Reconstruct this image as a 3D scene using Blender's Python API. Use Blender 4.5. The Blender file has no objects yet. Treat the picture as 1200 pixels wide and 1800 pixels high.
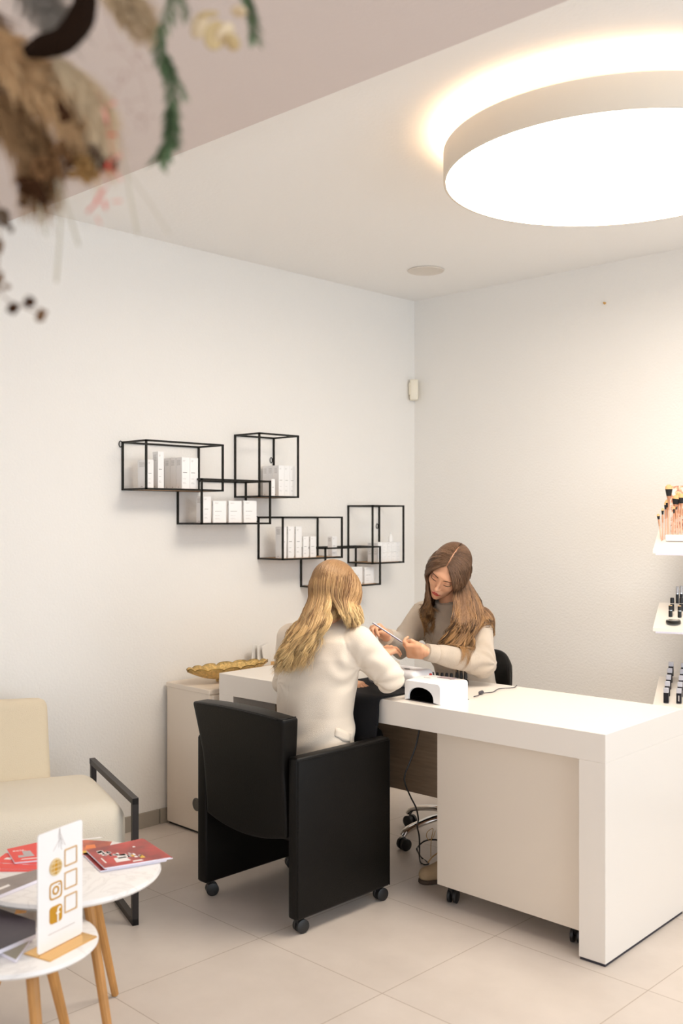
import bpy, bmesh, math, random
import numpy as np
from mathutils import Vector, Matrix, Euler
random.seed(7); rng = np.random.default_rng(7)
S = bpy.context.scene; C = S.collection
PI = math.pi

# ------------------------------------------------------------------ camera
FW = np.array([-.6999, .7142, 0.]); RT = np.array([.7142, .6999, 0.]); UP = np.array([0, 0, 1.])
EYE = np.array([3.928, -4.642, 1.45]); FP = 1750.0
cd = bpy.data.cameras.new('camera'); cam = bpy.data.objects.new('camera', cd); C.objects.link(cam)
cam.matrix_world = Matrix(((RT[0], 0, -FW[0], EYE[0]), (RT[1], 0, -FW[1], EYE[1]), (0, 1, 0, EYE[2]), (0, 0, 0, 1)))
cd.sensor_fit = 'VERTICAL'; cd.sensor_height = 36; cd.sensor_width = 24; cd.lens = 35.0
cd.shift_y = 11 / 1800.0
cd.clip_start = .05
cd.dof.use_dof = True; cd.dof.focus_distance = 4.0; cd.dof.aperture_fstop = 2.8
S.camera = cam
def ray(u, v): return FW + (u - 600) / FP * RT - (v - 911) / FP * UP
def atD(u, v, d): return EYE + d * ray(u, v)                 # a point of the room by its depth
def atZ(u, v, z): r = ray(u, v); return EYE + (z - EYE[2]) / r[2] * r
def atX(u, v, x): r = ray(u, v); return EYE + (x - EYE[0]) / r[0] * r

# ------------------------------------------------------------------ world, light, exposure
S.view_settings.view_transform = 'Standard'; S.view_settings.look = 'None'
S.view_settings.gamma = 1; S.view_settings.exposure = 0.19; S.view_settings.use_curve_mapping = False
w = bpy.data.worlds.new('world'); S.world = w; w.use_nodes = True
w.node_tree.nodes['Background'].inputs[0].default_value = (.80, .90, 1, 1)
w.node_tree.nodes['Background'].inputs[1].default_value = 1.2
def area(name, loc, tgt, sx, sy, power, col):
    l = bpy.data.lights.new(name, 'AREA'); l.shape = 'RECTANGLE'; l.size = sx; l.size_y = sy; l.energy = power; l.color = col
    o = bpy.data.objects.new(name, l); C.objects.link(o); o.location = loc
    o.rotation_euler = (Vector(tgt) - Vector(loc)).to_track_quat('-Z', 'Y').to_euler(); return o
area('daylight_side', (6.9, -2.6, 1.5), (0, -2.6, 1.3), 4.2, 2.2, 78, (.73, .86, 1))
area('daylight_front', (3.6, -7.4, 1.5), (3.0, 0, 1.2), 5.0, 2.2, 30, (1, .96, .92))
LAMP_E = 12.8

# ------------------------------------------------------------------ materials
def lin(h):
    h = h.lstrip('#'); c = [int(h[i:i + 2], 16) / 255 for i in (0, 2, 4)]
    return tuple(x / 12.92 if x <= .04045 else ((x + .055) / 1.055) ** 2.4 for x in c) + (1,)
MATS = {}
def mat(name, col, rough=.5, metal=0, bump=0, bscale=60, vary=0, vscale=8, coat=0, sheen=0, emit=0, trans=0, stretch=None, spec=None):
    if name in MATS: return MATS[name]
    m = bpy.data.materials.new(name); m.use_nodes = True; nt = m.node_tree; b = nt.nodes['Principled BSDF']
    c = lin(col) if isinstance(col, str) else tuple(col) + (1,)
    b.inputs['Base Color'].default_value = c; b.inputs['Roughness'].default_value = rough; b.inputs['Metallic'].default_value = metal
    if coat: b.inputs['Coat Weight'].default_value = coat
    if sheen: b.inputs['Sheen Weight'].default_value = sheen
    if trans: b.inputs['Transmission Weight'].default_value = trans
    if spec is not None: b.inputs['Specular IOR Level'].default_value = spec
    if emit: b.inputs['Emission Color'].default_value = c; b.inputs['Emission Strength'].default_value = emit
    tc = nt.nodes.new('ShaderNodeTexCoord'); src = tc.outputs['Object']
    if stretch:
        mp = nt.nodes.new('ShaderNodeMapping'); mp.inputs['Scale'].default_value = stretch
        nt.links.new(src, mp.inputs[0]); src = mp.outputs[0]
    if bump:
        n = nt.nodes.new('ShaderNodeTexNoise'); n.inputs['Scale'].default_value = bscale; n.inputs['Detail'].default_value = 4
        nt.links.new(src, n.inputs['Vector'])
        bp = nt.nodes.new('ShaderNodeBump'); bp.inputs['Strength'].default_value = bump; bp.inputs['Distance'].default_value = .01
        nt.links.new(n.outputs['Fac'], bp.inputs['Height']); nt.links.new(bp.outputs[0], b.inputs['Normal'])
    if vary:
        n = nt.nodes.new('ShaderNodeTexNoise'); n.inputs['Scale'].default_value = vscale; n.inputs['Detail'].default_value = 6
        nt.links.new(src, n.inputs['Vector'])
        r = nt.nodes.new('ShaderNodeValToRGB'); r.color_ramp.elements[0].position = .3; r.color_ramp.elements[1].position = .7
        r.color_ramp.elements[0].color = tuple(x * (1 - vary) for x in c[:3]) + (1,)
        r.color_ramp.elements[1].color = tuple(min(1, x * (1 + vary)) for x in c[:3]) + (1,)
        nt.links.new(n.outputs['Fac'], r.inputs[0]); nt.links.new(r.outputs[0], b.inputs['Base Color'])
    MATS[name] = m; return m
WALL = mat('wall_plaster', '#f1ede7', .9, bump=.25, bscale=90)
WALLB = WALL
CEIL = mat('ceiling_plaster', '#f9f6f2', .92, bump=.12, bscale=50)
WHITE = mat('white_lacquer', '#efe6db', .28, coat=.1)
WHITE2 = mat('white_laminate', '#eadccb', .45)
LEATH = mat('black_leather', '#0b0907', .42, bump=.10, bscale=260, spec=.20)
BLKPL = mat('black_plastic', '#111111', .35)
BLKM = mat('black_metal', '#22211d', .42, metal=.6, vary=.3, vscale=30)
CHROME = mat('chrome', '#d8d8d8', .12, metal=1)
CARTON = mat('white_carton', '#f6f4f2', .5)
INK = mat('grey_print', '#8f8c89', .6)
INKL = mat('pale_grey_print', '#c4c1bd', .6)
SHELFW = mat('shelf_wood', '#b98c5c', .55, vary=.25, vscale=10, stretch=(8, 1, 8))
CREAM = mat('cream_fabric', '#eadfcb', .92, bump=.5, bscale=420, sheen=.2)
CREAM2 = mat('cream_fabric_back', '#e6d5b8', .92, bump=.5, bscale=420, sheen=.2)
DARKFR = mat('dark_bronze_metal', '#2b2522', .4, metal=.5)
LEGWOOD = mat('oak_wood', '#c08a4c', .5, vary=.18, vscale=6, stretch=(6, 6, .6), bump=.05, bscale=40)
SKIN = mat('skin', '#dfa783', .5); SKIN.node_tree.nodes['Principled BSDF'].inputs['Subsurface Weight'].default_value = .12
SKIN.node_tree.nodes['Principled BSDF'].inputs['Subsurface Radius'].default_value = (.012, .004, .002)
GOLD = mat('gold', '#d9a441', .3, metal=1, bump=.15, bscale=60)
PETROL = mat('dark_trousers', '#16161a', .9)
TANS = mat('tan_suede', '#b59a78', .85, bump=.1, bscale=200)
ROSE = mat('rose_gold', '#dba07c', .3, metal=.7)

def floor_mat():
    m = bpy.data.materials.new('floor_tiles'); m.use_nodes = True; nt = m.node_tree; b = nt.nodes['Principled BSDF']
    L = nt.links.new; N = nt.nodes.new
    tc = N('ShaderNodeTexCoord'); mp = N('ShaderNodeMapping'); mp.inputs['Location'].default_value = (-.75, 2.385, 0); mp.vector_type = 'POINT'
    L(tc.outputs['Object'], mp.inputs[0])
    br = N('ShaderNodeTexBrick'); br.offset = 0; br.squash = 1
    br.inputs['Scale'].default_value = 1; br.inputs['Mortar Size'].default_value = .0016; br.inputs['Mortar Smooth'].default_value = .1
    br.inputs['Brick Width'].default_value = .5700; br.inputs['Row Height'].default_value = .5850; br.inputs['Bias'].default_value = 0
    br.inputs['Color1'].default_value = lin('#d6cabf'); br.inputs['Color2'].default_value = lin('#dacec3'); br.inputs['Mortar'].default_value = lin('#b09f8e')
    L(mp.outputs[0], br.inputs['Vector'])
    n = N('ShaderNodeTexNoise'); n.inputs['Scale'].default_value = 3.2; n.inputs['Detail'].default_value = 8; n.inputs['Roughness'].default_value = .6
    L(tc.outputs['Object'], n.inputs['Vector'])
    mx = N('ShaderNodeMix'); mx.data_type = 'RGBA'; mx.blend_type = 'MULTIPLY'; mx.inputs['Factor'].default_value = 1
    r = N('ShaderNodeValToRGB'); r.color_ramp.elements[0].position = .3; r.color_ramp.elements[1].position = .7
    r.color_ramp.elements[0].color = (.88, .87, .86, 1); r.color_ramp.elements[1].color = (1, 1, 1, 1)
    L(n.outputs['Fac'], r.inputs[0]); L(br.outputs['Color'], mx.inputs['A']); L(r.outputs[0], mx.inputs['B']); L(mx.outputs['Result'], b.inputs['Base Color'])
    b.inputs['Roughness'].default_value = .42
    bp = N('ShaderNodeBump'); bp.inputs['Strength'].default_value = .3; bp.inputs['Distance'].default_value = .002; bp.invert = True
    L(br.outputs['Fac'], bp.inputs['Height']); L(bp.outputs[0], b.inputs['Normal'])
    return m
def marble_mat():
    m = bpy.data.materials.new('white_marble'); m.use_nodes = True; nt = m.node_tree; b = nt.nodes['Principled BSDF']; L = nt.links.new; N = nt.nodes.new
    tc = N('ShaderNodeTexCoord'); n = N('ShaderNodeTexNoise'); n.inputs['Scale'].default_value = 7; n.inputs['Detail'].default_value = 10; n.inputs['Distortion'].default_value = 1.5
    L(tc.outputs['Object'], n.inputs['Vector']); r = N('ShaderNodeValToRGB')
    r.color_ramp.elements[0].position = .47; r.color_ramp.elements[0].color = lin('#f3efeb'); r.color_ramp.elements[1].position = .53; r.color_ramp.elements[1].color = lin('#f3efeb')
    e = r.color_ramp.elements.new(.5); e.color = lin('#e8e3df')
    L(n.outputs['Fac'], r.inputs[0]); L(r.outputs[0], b.inputs['Base Color']); b.inputs['Roughness'].default_value = .3
    return m
MARBLE = marble_mat()
def hair_mat(name, root, mid, tip, dark):
    m = bpy.data.materials.new(name); m.use_nodes = True; nt = m.node_tree; b = nt.nodes['Principled BSDF']; L = nt.links.new; N = nt.nodes.new
    at = N('ShaderNodeAttribute'); at.attribute_name = 'along'
    r = N('ShaderNodeValToRGB'); r.color_ramp.elements[0].color = lin(root); r.color_ramp.elements[0].position = .1
    r.color_ramp.elements[1].color = lin(tip); r.color_ramp.elements[1].position = .85
    e = r.color_ramp.elements.new(.42); e.color = lin(mid)
    L(at.outputs['Fac'], r.inputs[0])
    a2 = N('ShaderNodeAttribute'); a2.attribute_name = 'shade'
    mx = N('ShaderNodeMix'); mx.data_type = 'RGBA'; mx.inputs['B'].default_value = lin(dark)
    L(a2.outputs['Fac'], mx.inputs['Factor']); L(r.outputs[0], mx.inputs['A']); L(mx.outputs['Result'], b.inputs['Base Color'])
    b.inputs['Roughness'].default_value = .38; b.inputs['Specular IOR Level'].default_value = .45
    return m

# ------------------------------------------------------------------ object helpers
def link(name, me, m=None, parent=None, smooth=True):
    o = bpy.data.objects.new(name, me); C.objects.link(o)
    if m: me.materials.append(m)
    if smooth and len(me.polygons): me.polygons.foreach_set('use_smooth', [True] * len(me.polygons))
    if parent: o.parent = parent
    return o
def tag(o, label=None, cat=None, group=None, kind=None):
    if label: o['label'] = label
    if cat: o['category'] = cat
    if group: o['group'] = group
    if kind: o['kind'] = kind
    return o
def thing(name, label, cat, loc=(0, 0, 0), rz=0, group=None):
    o = bpy.data.objects.new(name, None); C.objects.link(o); o.empty_display_size = .05
    o.location = loc; o.rotation_euler = (0, 0, rz); return tag(o, label, cat, group)
def dup(root, loc, rz=0, label=None, group=None):
    r = root.copy(); C.objects.link(r); r.location = loc; r.rotation_euler = (0, 0, rz)
    if label: r['label'] = label
    if group: r['group'] = group
    for ch in list(root.children):
        c = ch.copy(); C.objects.link(c); c.parent = r
        for g in list(ch.children):
            d = g.copy(); C.objects.link(d); d.parent = c
    return r
class MB:
    """collects shapes into one mesh"""
    def __init__(s): s.v = []; s.f = []
    def add(s, vs, fs):
        n = len(s.v); s.v += [tuple(map(float, p)) for p in vs]; s.f += [tuple(i + n for i in f) for f in fs]; return s
    def box(s, lo, hi, bev=0, seg=2, rot=None, piv=None):
        bm = bmesh.new(); bmesh.ops.create_cube(bm, size=1)
        lo = Vector(lo); hi = Vector(hi); c = (lo + hi) / 2; d = hi - lo
        for v in bm.verts: v.co = Vector((v.co.x * d.x, v.co.y * d.y, v.co.z * d.z))
        if bev: bmesh.ops.bevel(bm, geom=list(bm.edges), offset=bev, segments=seg, profile=.5, affect='EDGES')
        for v in bm.verts:
            p = v.co + c
            if rot is not None:
                q = Vector(piv if piv is not None else c); p = rot @ (p - q) + q
            v.co = p
        bm.verts.index_update()
        s.add([v.co for v in bm.verts], [[v.index for v in f.verts] for f in bm.faces]); bm.free(); return s
    def tube(s, pts, r, n=8, caps=True, flat=1.0, ref=None):
        pts = np.array(pts, float); k = len(pts); r = np.broadcast_to(np.array(r, float), (k,))
        T = np.gradient(pts, axis=0); T /= np.linalg.norm(T, axis=1)[:, None] + 1e-12
        a = np.array(ref if ref is not None else ((0, 0, 1.) if abs(T[0, 2]) < .9 else (1., 0, 0)))
        vs = []
        for i in range(k):
            b = np.cross(T[i], a); b /= np.linalg.norm(b) + 1e-12; c = np.cross(b, T[i]); a = c
            for j in range(n):
                t = 2 * PI * j / n; vs.append(pts[i] + r[i] * (math.cos(t) * b + flat * math.sin(t) * c))
        fs = [(i * n + j, i * n + (j + 1) % n, (i + 1) * n + (j + 1) % n, (i + 1) * n + j) for i in range(k - 1) for j in range(n)]
        if caps: fs += [tuple(range(n - 1, -1, -1)), tuple(range((k - 1) * n, k * n))]
        return s.add(vs, fs)
    def bar(s, a, b, w, h=None, ref=(0, 0, 1)):
        a = np.array(a, float); b = np.array(b, float); h = h or w; t = b - a; t /= np.linalg.norm(t)
        ref = np.array(ref, float)
        if abs(t @ ref) > .95: ref = np.array((1., 0, 0))
        x = np.cross(t, ref); x /= np.linalg.norm(x); y = np.cross(x, t)
        vs = [p + sx * x * w / 2 + sy * y * h / 2 for p in (a, b) for sx, sy in ((-1, -1), (1, -1), (1, 1), (-1, 1))]
        return s.add(vs, [(3, 2, 1, 0), (4, 5, 6, 7), (0, 1, 5, 4), (1, 2, 6, 5), (2, 3, 7, 6), (3, 0, 4, 7)])
    def lathe(s, prof, c=(0, 0, 0), n=32, close=False):
        c = np.array(c, float); k = len(prof); vs = []
        for r, z in prof:
            for j in range(n):
                t = 2 * PI * j / n; vs.append(c + (r * math.cos(t), r * math.sin(t), z))
        fs = [(i * n + j, i * n + (j + 1) % n, (i + 1) * n + (j + 1) % n, (i + 1) * n + j) for i in range(k - 1) for j in range(n)]
        if prof[0][0] > 1e-6: fs.append(tuple(range(n - 1, -1, -1)))
        if prof[-1][0] > 1e-6: fs.append(tuple(range((k - 1) * n, k * n)))
        return s.add(vs, fs)
    def ball(s, c, r, n=8, sc=(1, 1, 1)):
        prof = [(math.sin(PI * i / n), -math.cos(PI * i / n)) for i in range(n + 1)]; vs = []; m = n + 2
        for pr_, z in prof:
            for j in range(m):
                t = 2 * PI * j / m; vs.append((c[0] + r * sc[0] * pr_ * math.cos(t), c[1] + r * sc[1] * pr_ * math.sin(t), c[2] + r * sc[2] * z))
        fs = [(i * m + j, i * m + (j + 1) % m, (i + 1) * m + (j + 1) % m, (i + 1) * m + j) for i in range(n) for j in range(m)]
        return s.add(vs, fs)
    def mesh(s, name):
        me = bpy.data.meshes.new(name); me.from_pydata(s.v, [], s.f)
        bm = bmesh.new(); bm.from_mesh(me); bmesh.ops.remove_doubles(bm, verts=bm.verts, dist=1e-6)
        bmesh.ops.recalc_face_normals(bm, faces=bm.faces); bm.to_mesh(me); bm.free(); return me
    def build(s, name, m=None, parent=None, smooth=False, **kw):
        o = link(name, s.mesh(name), m, parent, smooth)
        if smooth == 'auto' or smooth is True:
            try: o.data.set_sharp_from_angle(angle=math.radians(35))
            except Exception: pass
        return tag(o, **kw)
def struct(name, mb, m, smooth=False): return mb.build(name, m, None, smooth, kind='structure')
def text(name, body, size, m, parent, loc, rot, ext=.0002, align='CENTER'):
    c = bpy.data.curves.new(name, 'FONT'); c.body = body; c.size = size; c.extrude = ext; c.align_x = align; c.align_y = 'CENTER'
    o = bpy.data.objects.new(name, c); C.objects.link(o); c.materials.append(m); o.parent = parent; o.location = loc; o.rotation_euler = rot
    dg = bpy.context.evaluated_depsgraph_get(); me = bpy.data.meshes.new_from_object(o.evaluated_get(dg)); 
    bpy.data.objects.remove(o); o = bpy.data.objects.new(name, me); C.objects.link(o); o.parent = parent; o.location = loc; o.rotation_euler = rot
    if not me.materials: me.materials.append(m)
    return o
def catmull(P, n):
    P = np.array(P, float); k = len(P); Q = np.vstack([2 * P[0] - P[1], P, 2 * P[-1] - P[-2]]); out = []
    for t in np.linspace(0, k - 1, n):
        i = min(int(t), k - 2); f = t - i; a, b, c, d = Q[i:i + 4]
        out.append(.5 * ((2 * b) + (-a + c) * f + (2 * a - 5 * b + 4 * c - d) * f * f + (-a + 3 * b - 3 * c + d) * f ** 3))
    return np.array(out)

# ------------------------------------------------------------------ signed distance shapes + surface nets (for bodies and clothes)
def smin(a, b, k):
    if k <= 0: return np.minimum(a, b)
    h = np.clip(.5 + .5 * (b - a) / k, 0, 1); return b + (a - b) * h - k * h * (1 - h)
def smax(a, b, k): return -smin(-a, -b, k)
def cap(a, b, r1, r2):
    a = np.array(a, float); b = np.array(b, float); ba = b - a; L2 = ba @ ba
    def f(p):
        t = np.clip(((p - a) @ ba) / L2, 0, 1); return np.linalg.norm(p - a - t[:, None] * ba, axis=1) - (r1 + (r2 - r1) * t)
    return f
def ell(c, r, M=None):
    c = np.array(c, float); r = np.array(r, float)
    def f(p):
        q = p - c
        if M is not None: q = q @ M
        k0 = np.linalg.norm(q / r, axis=1); k1 = np.linalg.norm(q / r ** 2, axis=1) + 1e-9; return k0 * (k0 - 1) / k1
    return f
def loft(tab, yaw=0, k=.02):
    """elliptic sections stacked in z: rows (z, cx, cy, a, b)"""
    tab = np.array(tab, float); cs, sn = math.cos(yaw), math.sin(yaw)
    def f(p):
        z = p[:, 2]; cx = np.interp(z, tab[:, 0], tab[:, 1]); cy = np.interp(z, tab[:, 0], tab[:, 2])
        a = np.interp(z, tab[:, 0], tab[:, 3]); b = np.interp(z, tab[:, 0], tab[:, 4])
        x = p[:, 0] - cx; y = p[:, 1] - cy; X = x * cs + y * sn; Y = -x * sn + y * cs
        k0 = np.sqrt((X / a) ** 2 + (Y / b) ** 2) + 1e-9; k1 = np.sqrt((X / a ** 2) ** 2 + (Y / b ** 2) ** 2) + 1e-9
        d = k0 * (k0 - 1) / k1
        d = np.where(k0 < .5, -np.minimum(a, b) * (1 - k0), d)
        return smax(d, np.maximum(tab[0, 0] - z, z - tab[-1, 0]), k)
    return f
def union(items):
    def f(p):
        d = None
        for it in items:
            g, k = it if isinstance(it, tuple) else (it, .02)
            e = g(p); d = e if d is None else smin(d, e, k)
        return d
    return f
def nets(f, lo, hi, h):
    lo = np.array(lo, float); hi = np.array(hi, float); n = np.ceil((hi - lo) / h).astype(int) + 1
    ax = [lo[i] + h * np.arange(n[i]) for i in range(3)]
    V = np.empty(n, np.float32)
    for i in range(n[0]):                                              # slab by slab keeps memory small
        Y, Z = np.meshgrid(ax[1], ax[2], indexing='ij'); P = np.stack([np.full(Y.size, ax[0][i]), Y.ravel(), Z.ravel()], 1)
        V[i] = f(P).reshape(n[1], n[2])
    ins = V < 0; cn = n - 1
    acc = np.zeros(tuple(cn) + (3,), np.float32); cnt = np.zeros(tuple(cn), np.float32)
    offs = [(i, j, k) for i in (0, 1) for j in (0, 1) for k in (0, 1)]
    def sl(o): return tuple(slice(o[a], o[a] + cn[a]) for a in range(3))
    for o in offs:
        for a in range(3):
            if o[a]: continue
            q = list(o); q[a] = 1; v0 = V[sl(o)]; v1 = V[sl(q)]; c = (v0 < 0) != (v1 < 0)
            t = np.where(c, v0 / np.where(c, v0 - v1, 1), 0)
            for b in range(3): acc[..., b] += np.where(c, (t if b == a else o[b]), 0)
            cnt += c
    act = cnt > 0; idx = -np.ones(tuple(cn), np.int64); idx[act] = np.arange(act.sum())
    ijk = np.argwhere(act); verts = lo + h * (ijk + acc[act] / cnt[act][:, None])
    quads = []
    for a in range(3):
        b, c = (a + 1) % 3, (a + 2) % 3
        s0 = [slice(0, n[i]) for i in range(3)]; s1 = list(s0); s0[a] = slice(0, n[a] - 1); s1[a] = slice(1, n[a])
        ch = ins[tuple(s0)] != ins[tuple(s1)]; e = np.argwhere(ch); e = e[(e[:, b] > 0) & (e[:, c] > 0) & (e[:, b] < cn[b]) & (e[:, c] < cn[c])]
        if not len(e): continue
        def g(db, dc): q = e.copy(); q[:, b] -= db; q[:, c] -= dc; return idx[q[:, 0], q[:, 1], q[:, 2]]
        Q = np.stack([g(1, 1), g(0, 1), g(0, 0), g(1, 0)], 1); fl = ins[e[:, 0], e[:, 1], e[:, 2]]
        Q[~fl] = Q[~fl][:, ::-1]; quads.append(Q)
    return verts, np.vstack(quads)
def npmesh(name, V, Q):
    me = bpy.data.meshes.new(name); me.vertices.add(len(V)); me.vertices.foreach_set('co', np.asarray(V, np.float32).ravel())
    k = Q.shape[1]; me.loops.add(Q.size); me.loops.foreach_set('vertex_index', Q.ravel().astype(np.int32))
    me.polygons.add(len(Q)); me.polygons.foreach_set('loop_start', np.arange(0, Q.size, k, dtype=np.int32))
    me.update(calc_edges=True); me.validate(); return me
def relax(V, Q, it=2, lam=.5):
    n = len(V); a = np.concatenate([Q[:, i] for i in range(4)]); b = np.concatenate([Q[:, (i + 1) % 4] for i in range(4)])
    deg = np.bincount(a, minlength=n) + np.bincount(b, minlength=n)
    for _ in range(it):
        s = np.stack([np.bincount(a, V[b, i], n) + np.bincount(b, V[a, i], n) for i in range(3)], 1); V = V + lam * (s / deg[:, None] - V)
    return V
def sdf_obj(name, f, lo, hi, h, m, parent, it=2, **kw):
    V, Q = nets(f, lo, hi, h); V = relax(V, Q, it); return tag(link(name, npmesh(name, V, Q), m, parent), **kw)

# ================================================================== THE ROOM
H = 2.77; SOF = 2.70
struct('floor', MB().box((-.2, -7.6, -.1), (7.2, .2, 0)), floor_mat())
struct('wall_left', MB().box((-.2, -7.6, 0), (0, .2, H + .2)), WALL)
struct('wall_back', MB().box((0, 0, 0), (7.2, .2, H + .2)), WALLB)
struct('ceiling', MB().box((0, -2.66, H), (7.2, 0, H + .15)), CEIL)
struct('trim_1', MB().add([(0, -7.6, SOF), (7.0, -7.6, SOF), (7.0, -2.40, SOF), (0, -2.63, SOF), (0, -7.6, H + .15), (7.0, -7.6, H + .15), (7.0, -2.40, H + .15), (0, -2.63, H + .15)],
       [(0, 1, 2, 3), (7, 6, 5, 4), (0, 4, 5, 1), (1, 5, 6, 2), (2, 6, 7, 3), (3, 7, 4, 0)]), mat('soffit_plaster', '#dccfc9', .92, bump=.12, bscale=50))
# glazed sides behind and beside the camera
wr = MB().box((7.0, -7.6, 0), (7.2, 0, .35)).box((7.0, -7.6, 2.6), (7.2, 0, H + .1)).box((7.0, -.5, .35), (7.2, 0, 2.6)).box((7.0, -7.6, .35), (7.2, -4.8, 2.6))
struct('wall_right', wr, WALL)
wf = MB().box((0, -7.8, 0), (7.2, -7.6, .35)).box((0, -7.8, 2.6), (7.2, -7.6, H + .1)).box((0, -7.8, .35), (1.0, -7.6, 2.6)).box((6.2, -7.8, .35), (7.2, -7.6, 2.6))
struct('wall_front', wf, WALL)
GL = mat('window_glass', '#ffffff', .02, trans=1)
w1 = MB(); w2 = MB()
for y in np.linspace(-4.8, -.5, 4): w1.box((7.07, y - .03, .35), (7.13, y + .03, 2.6))
for z in (.38, 2.57): w1.box((7.07, -4.8, z - .03), (7.13, -.5, z + .03))
for x in np.linspace(1, 6.2, 5): w2.box((x - .03, -7.73, .35), (x + .03, -7.67, 2.6))
for z in (.38, 2.57): w2.box((1, -7.73, z - .03), (6.2, -7.67, z + .03))
struct('window_1', w1, BLKM); struct('window_2', w2, BLKM)
# skirting tiles
BASE = mat('grey_skirting_tile', '#a39a8d', .5)
GROUT = mat('grout', '#8c8379', .8)
bb = MB(); y = -7.6
for y0, y1 in [(-7.6, -6.4), (-6.4, -5.22), (-5.22, -4.05), (-4.05, -2.88), (-2.88, -1.875), (-1.872, -.6), (-.6, -.012)]: bb.box((0, y0 + .0015, 0), (.010, y1 - .0015, .071), .001, 1)
struct('baseboard_left', bb, BASE)
bb = MB()
for k in range(6): bb.box((.012 + 1.17 * k + .0015, -.010, 0), (min(7, .012 + 1.17 * (k + 1)) - .0015, 0, .071), .001, 1)
struct('baseboard_back', bb, BASE)

# ================================================================== CEILING LAMP
LC = (2.235, -1.601); LR = .573; LZ = 2.60
t = thing('ceiling_lamp', 'large round white drum lamp glowing below the ceiling', 'ceiling lamp', (LC[0], LC[1], LZ))
n = 128; lo = .102
drum = MB().lathe([(LR - .008, .004), (LR - .008, 0), (LR, 0), (LR, lo), (LR - .008, lo), (LR - .008, .01)], n=n)
drum.v = drum.v; drum.f = [f for f in drum.f if len(f) == 4]
drum.build('lamp_shade', mat('lamp_shade_white', '#e2d6c5', .6), t, True)
EM = mat('lamp_diffuser', '#fff5e7', .5, emit=LAMP_E); 
MB().lathe([(LR - .0085, .003), (LR - .0085, .006)], n=n).build('diffuser', EM, t)
EM2 = mat('lamp_uplight', '#ffe3b4', .5, emit=.9)
MB().lathe([(LR - .035, lo - .012), (LR - .035, lo - .008)], n=n).build('uplight_panel', EM2, t, label='upward glowing panel of the lamp')
MB().lathe([(.12, lo - .008), (.12, H - LZ)], n=32).build('ceiling_mount', WHITE, t)

tag(MB().lathe([(.074, H - .001), (.092, H), (.097, H - .003), (.094, H - .007), (.088, H - .006), (.080, H - .004), (.0, H - .004)], (.541, -.545, 0), 48).build('ceiling_speaker', mat('speaker_grille', '#e4dbd0', .8, bump=.2, bscale=900), None, True), 'flat round white ceiling speaker near the corner of the room', 'speaker')
t = thing('motion_sensor', 'small ivory motion sensor box in the corner between the two walls', 'motion sensor', (.028, -.028, 2.163), -PI / 4)
PIRM = mat('ivory_plastic', '#efe6d2', .4)
MB().box((-.034, -.032, 0), (.034, .018, .124), .008, 3).build('sensor_case', PIRM, t, True)
MB().box((-.026, -.038, .03), (.026, -.028, .105), .006, 3).build('sensor_lens', mat('lens_plastic', '#f3ead6', .25), t, True)
tag(MB().tube([(1.291, -.0, 2.565), (1.291, -.012, 2.565), (1.297, -.014, 2.558)], [.006, .005, .004], 8).build('wall_anchor', mat('brass_anchor', '#d8a860', .5, metal=.3), None, True), 'tiny brass coloured anchor screwed high into the right wall', 'wall anchor')

# ================================================================== WIRE SHELVES with cartons
def frame_mb(y0, y1, z0, z1, d=.196, w=.0085):
    m = MB(); h = w / 2
    for x in (h + .001, d - h):
        m.box((x - h, y0, z0), (x + h, y1, z0 + w)); m.box((x - h, y0, z1 - w), (x + h, y1, z1))
        m.box((x - h, y0, z0), (x + h, y0 + w, z1)); m.box((x - h, y1 - w, z0), (x + h, y1, z1))
    for y in (y0, y1 - w):
        for z in (z0, z1 - w): m.box((h, y, z), (d - h, y + w, z + w))
    return m
shelf_top = {}
def wire_set(label, frames):
    t = thing('wire_shelf', label, 'wall shelf', (0, frames[1][1], frames[1][3]), 0, 'black wire wall shelves'); oy, oz = frames[1][1], frames[1][3]
    for key, y0, y1, z0, z1 in frames:
        frame_mb(y0 - oy, y1 - oy, z0 - oz, z1 - oz).build('wire_frame', BLKM, t)
        MB().box((.012, y0 - oy + .009, z0 - oz + .002), (.185, y1 - oy - .009, z0 - oz + .0078)).build('shelf_board', SHELFW, t)
        shelf_top[key] = z0 + .0080
        yb = y1 - oy - .02 if y1 - y0 < .3 else y0 - oy - .006
        zz = z1 - oz - (.12 if y1 - y0 < .3 else .012)
        MB().tube([(.003, yb + .008 * math.cos(a), zz + .014 * math.sin(a)) for a in np.linspace(0, 2 * PI, 17)], .0022, 6).build('hanging_loop', BLKM, t, True)
wire_set('upper left trio of joined black wire box shelves', [('A', -2.08, -1.636, 1.578, 1.803), ('B', -1.77, -1.335, 1.420, 1.638), ('C', -1.414, -1.144, 1.554, 1.875)])
wire_set('lower right trio of joined black wire box shelves behind the two women', [('D', -1.258, -.822, 1.237, 1.459), ('E', -.955, -.518, 1.078, 1.295), ('F', -.588, -.319, 1.195, 1.524)])
def yfor(u, x): r = ray(u, 911); return EYE[1] + (x - EYE[0]) / r[0] * r[1]
box_cache = {}
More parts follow.
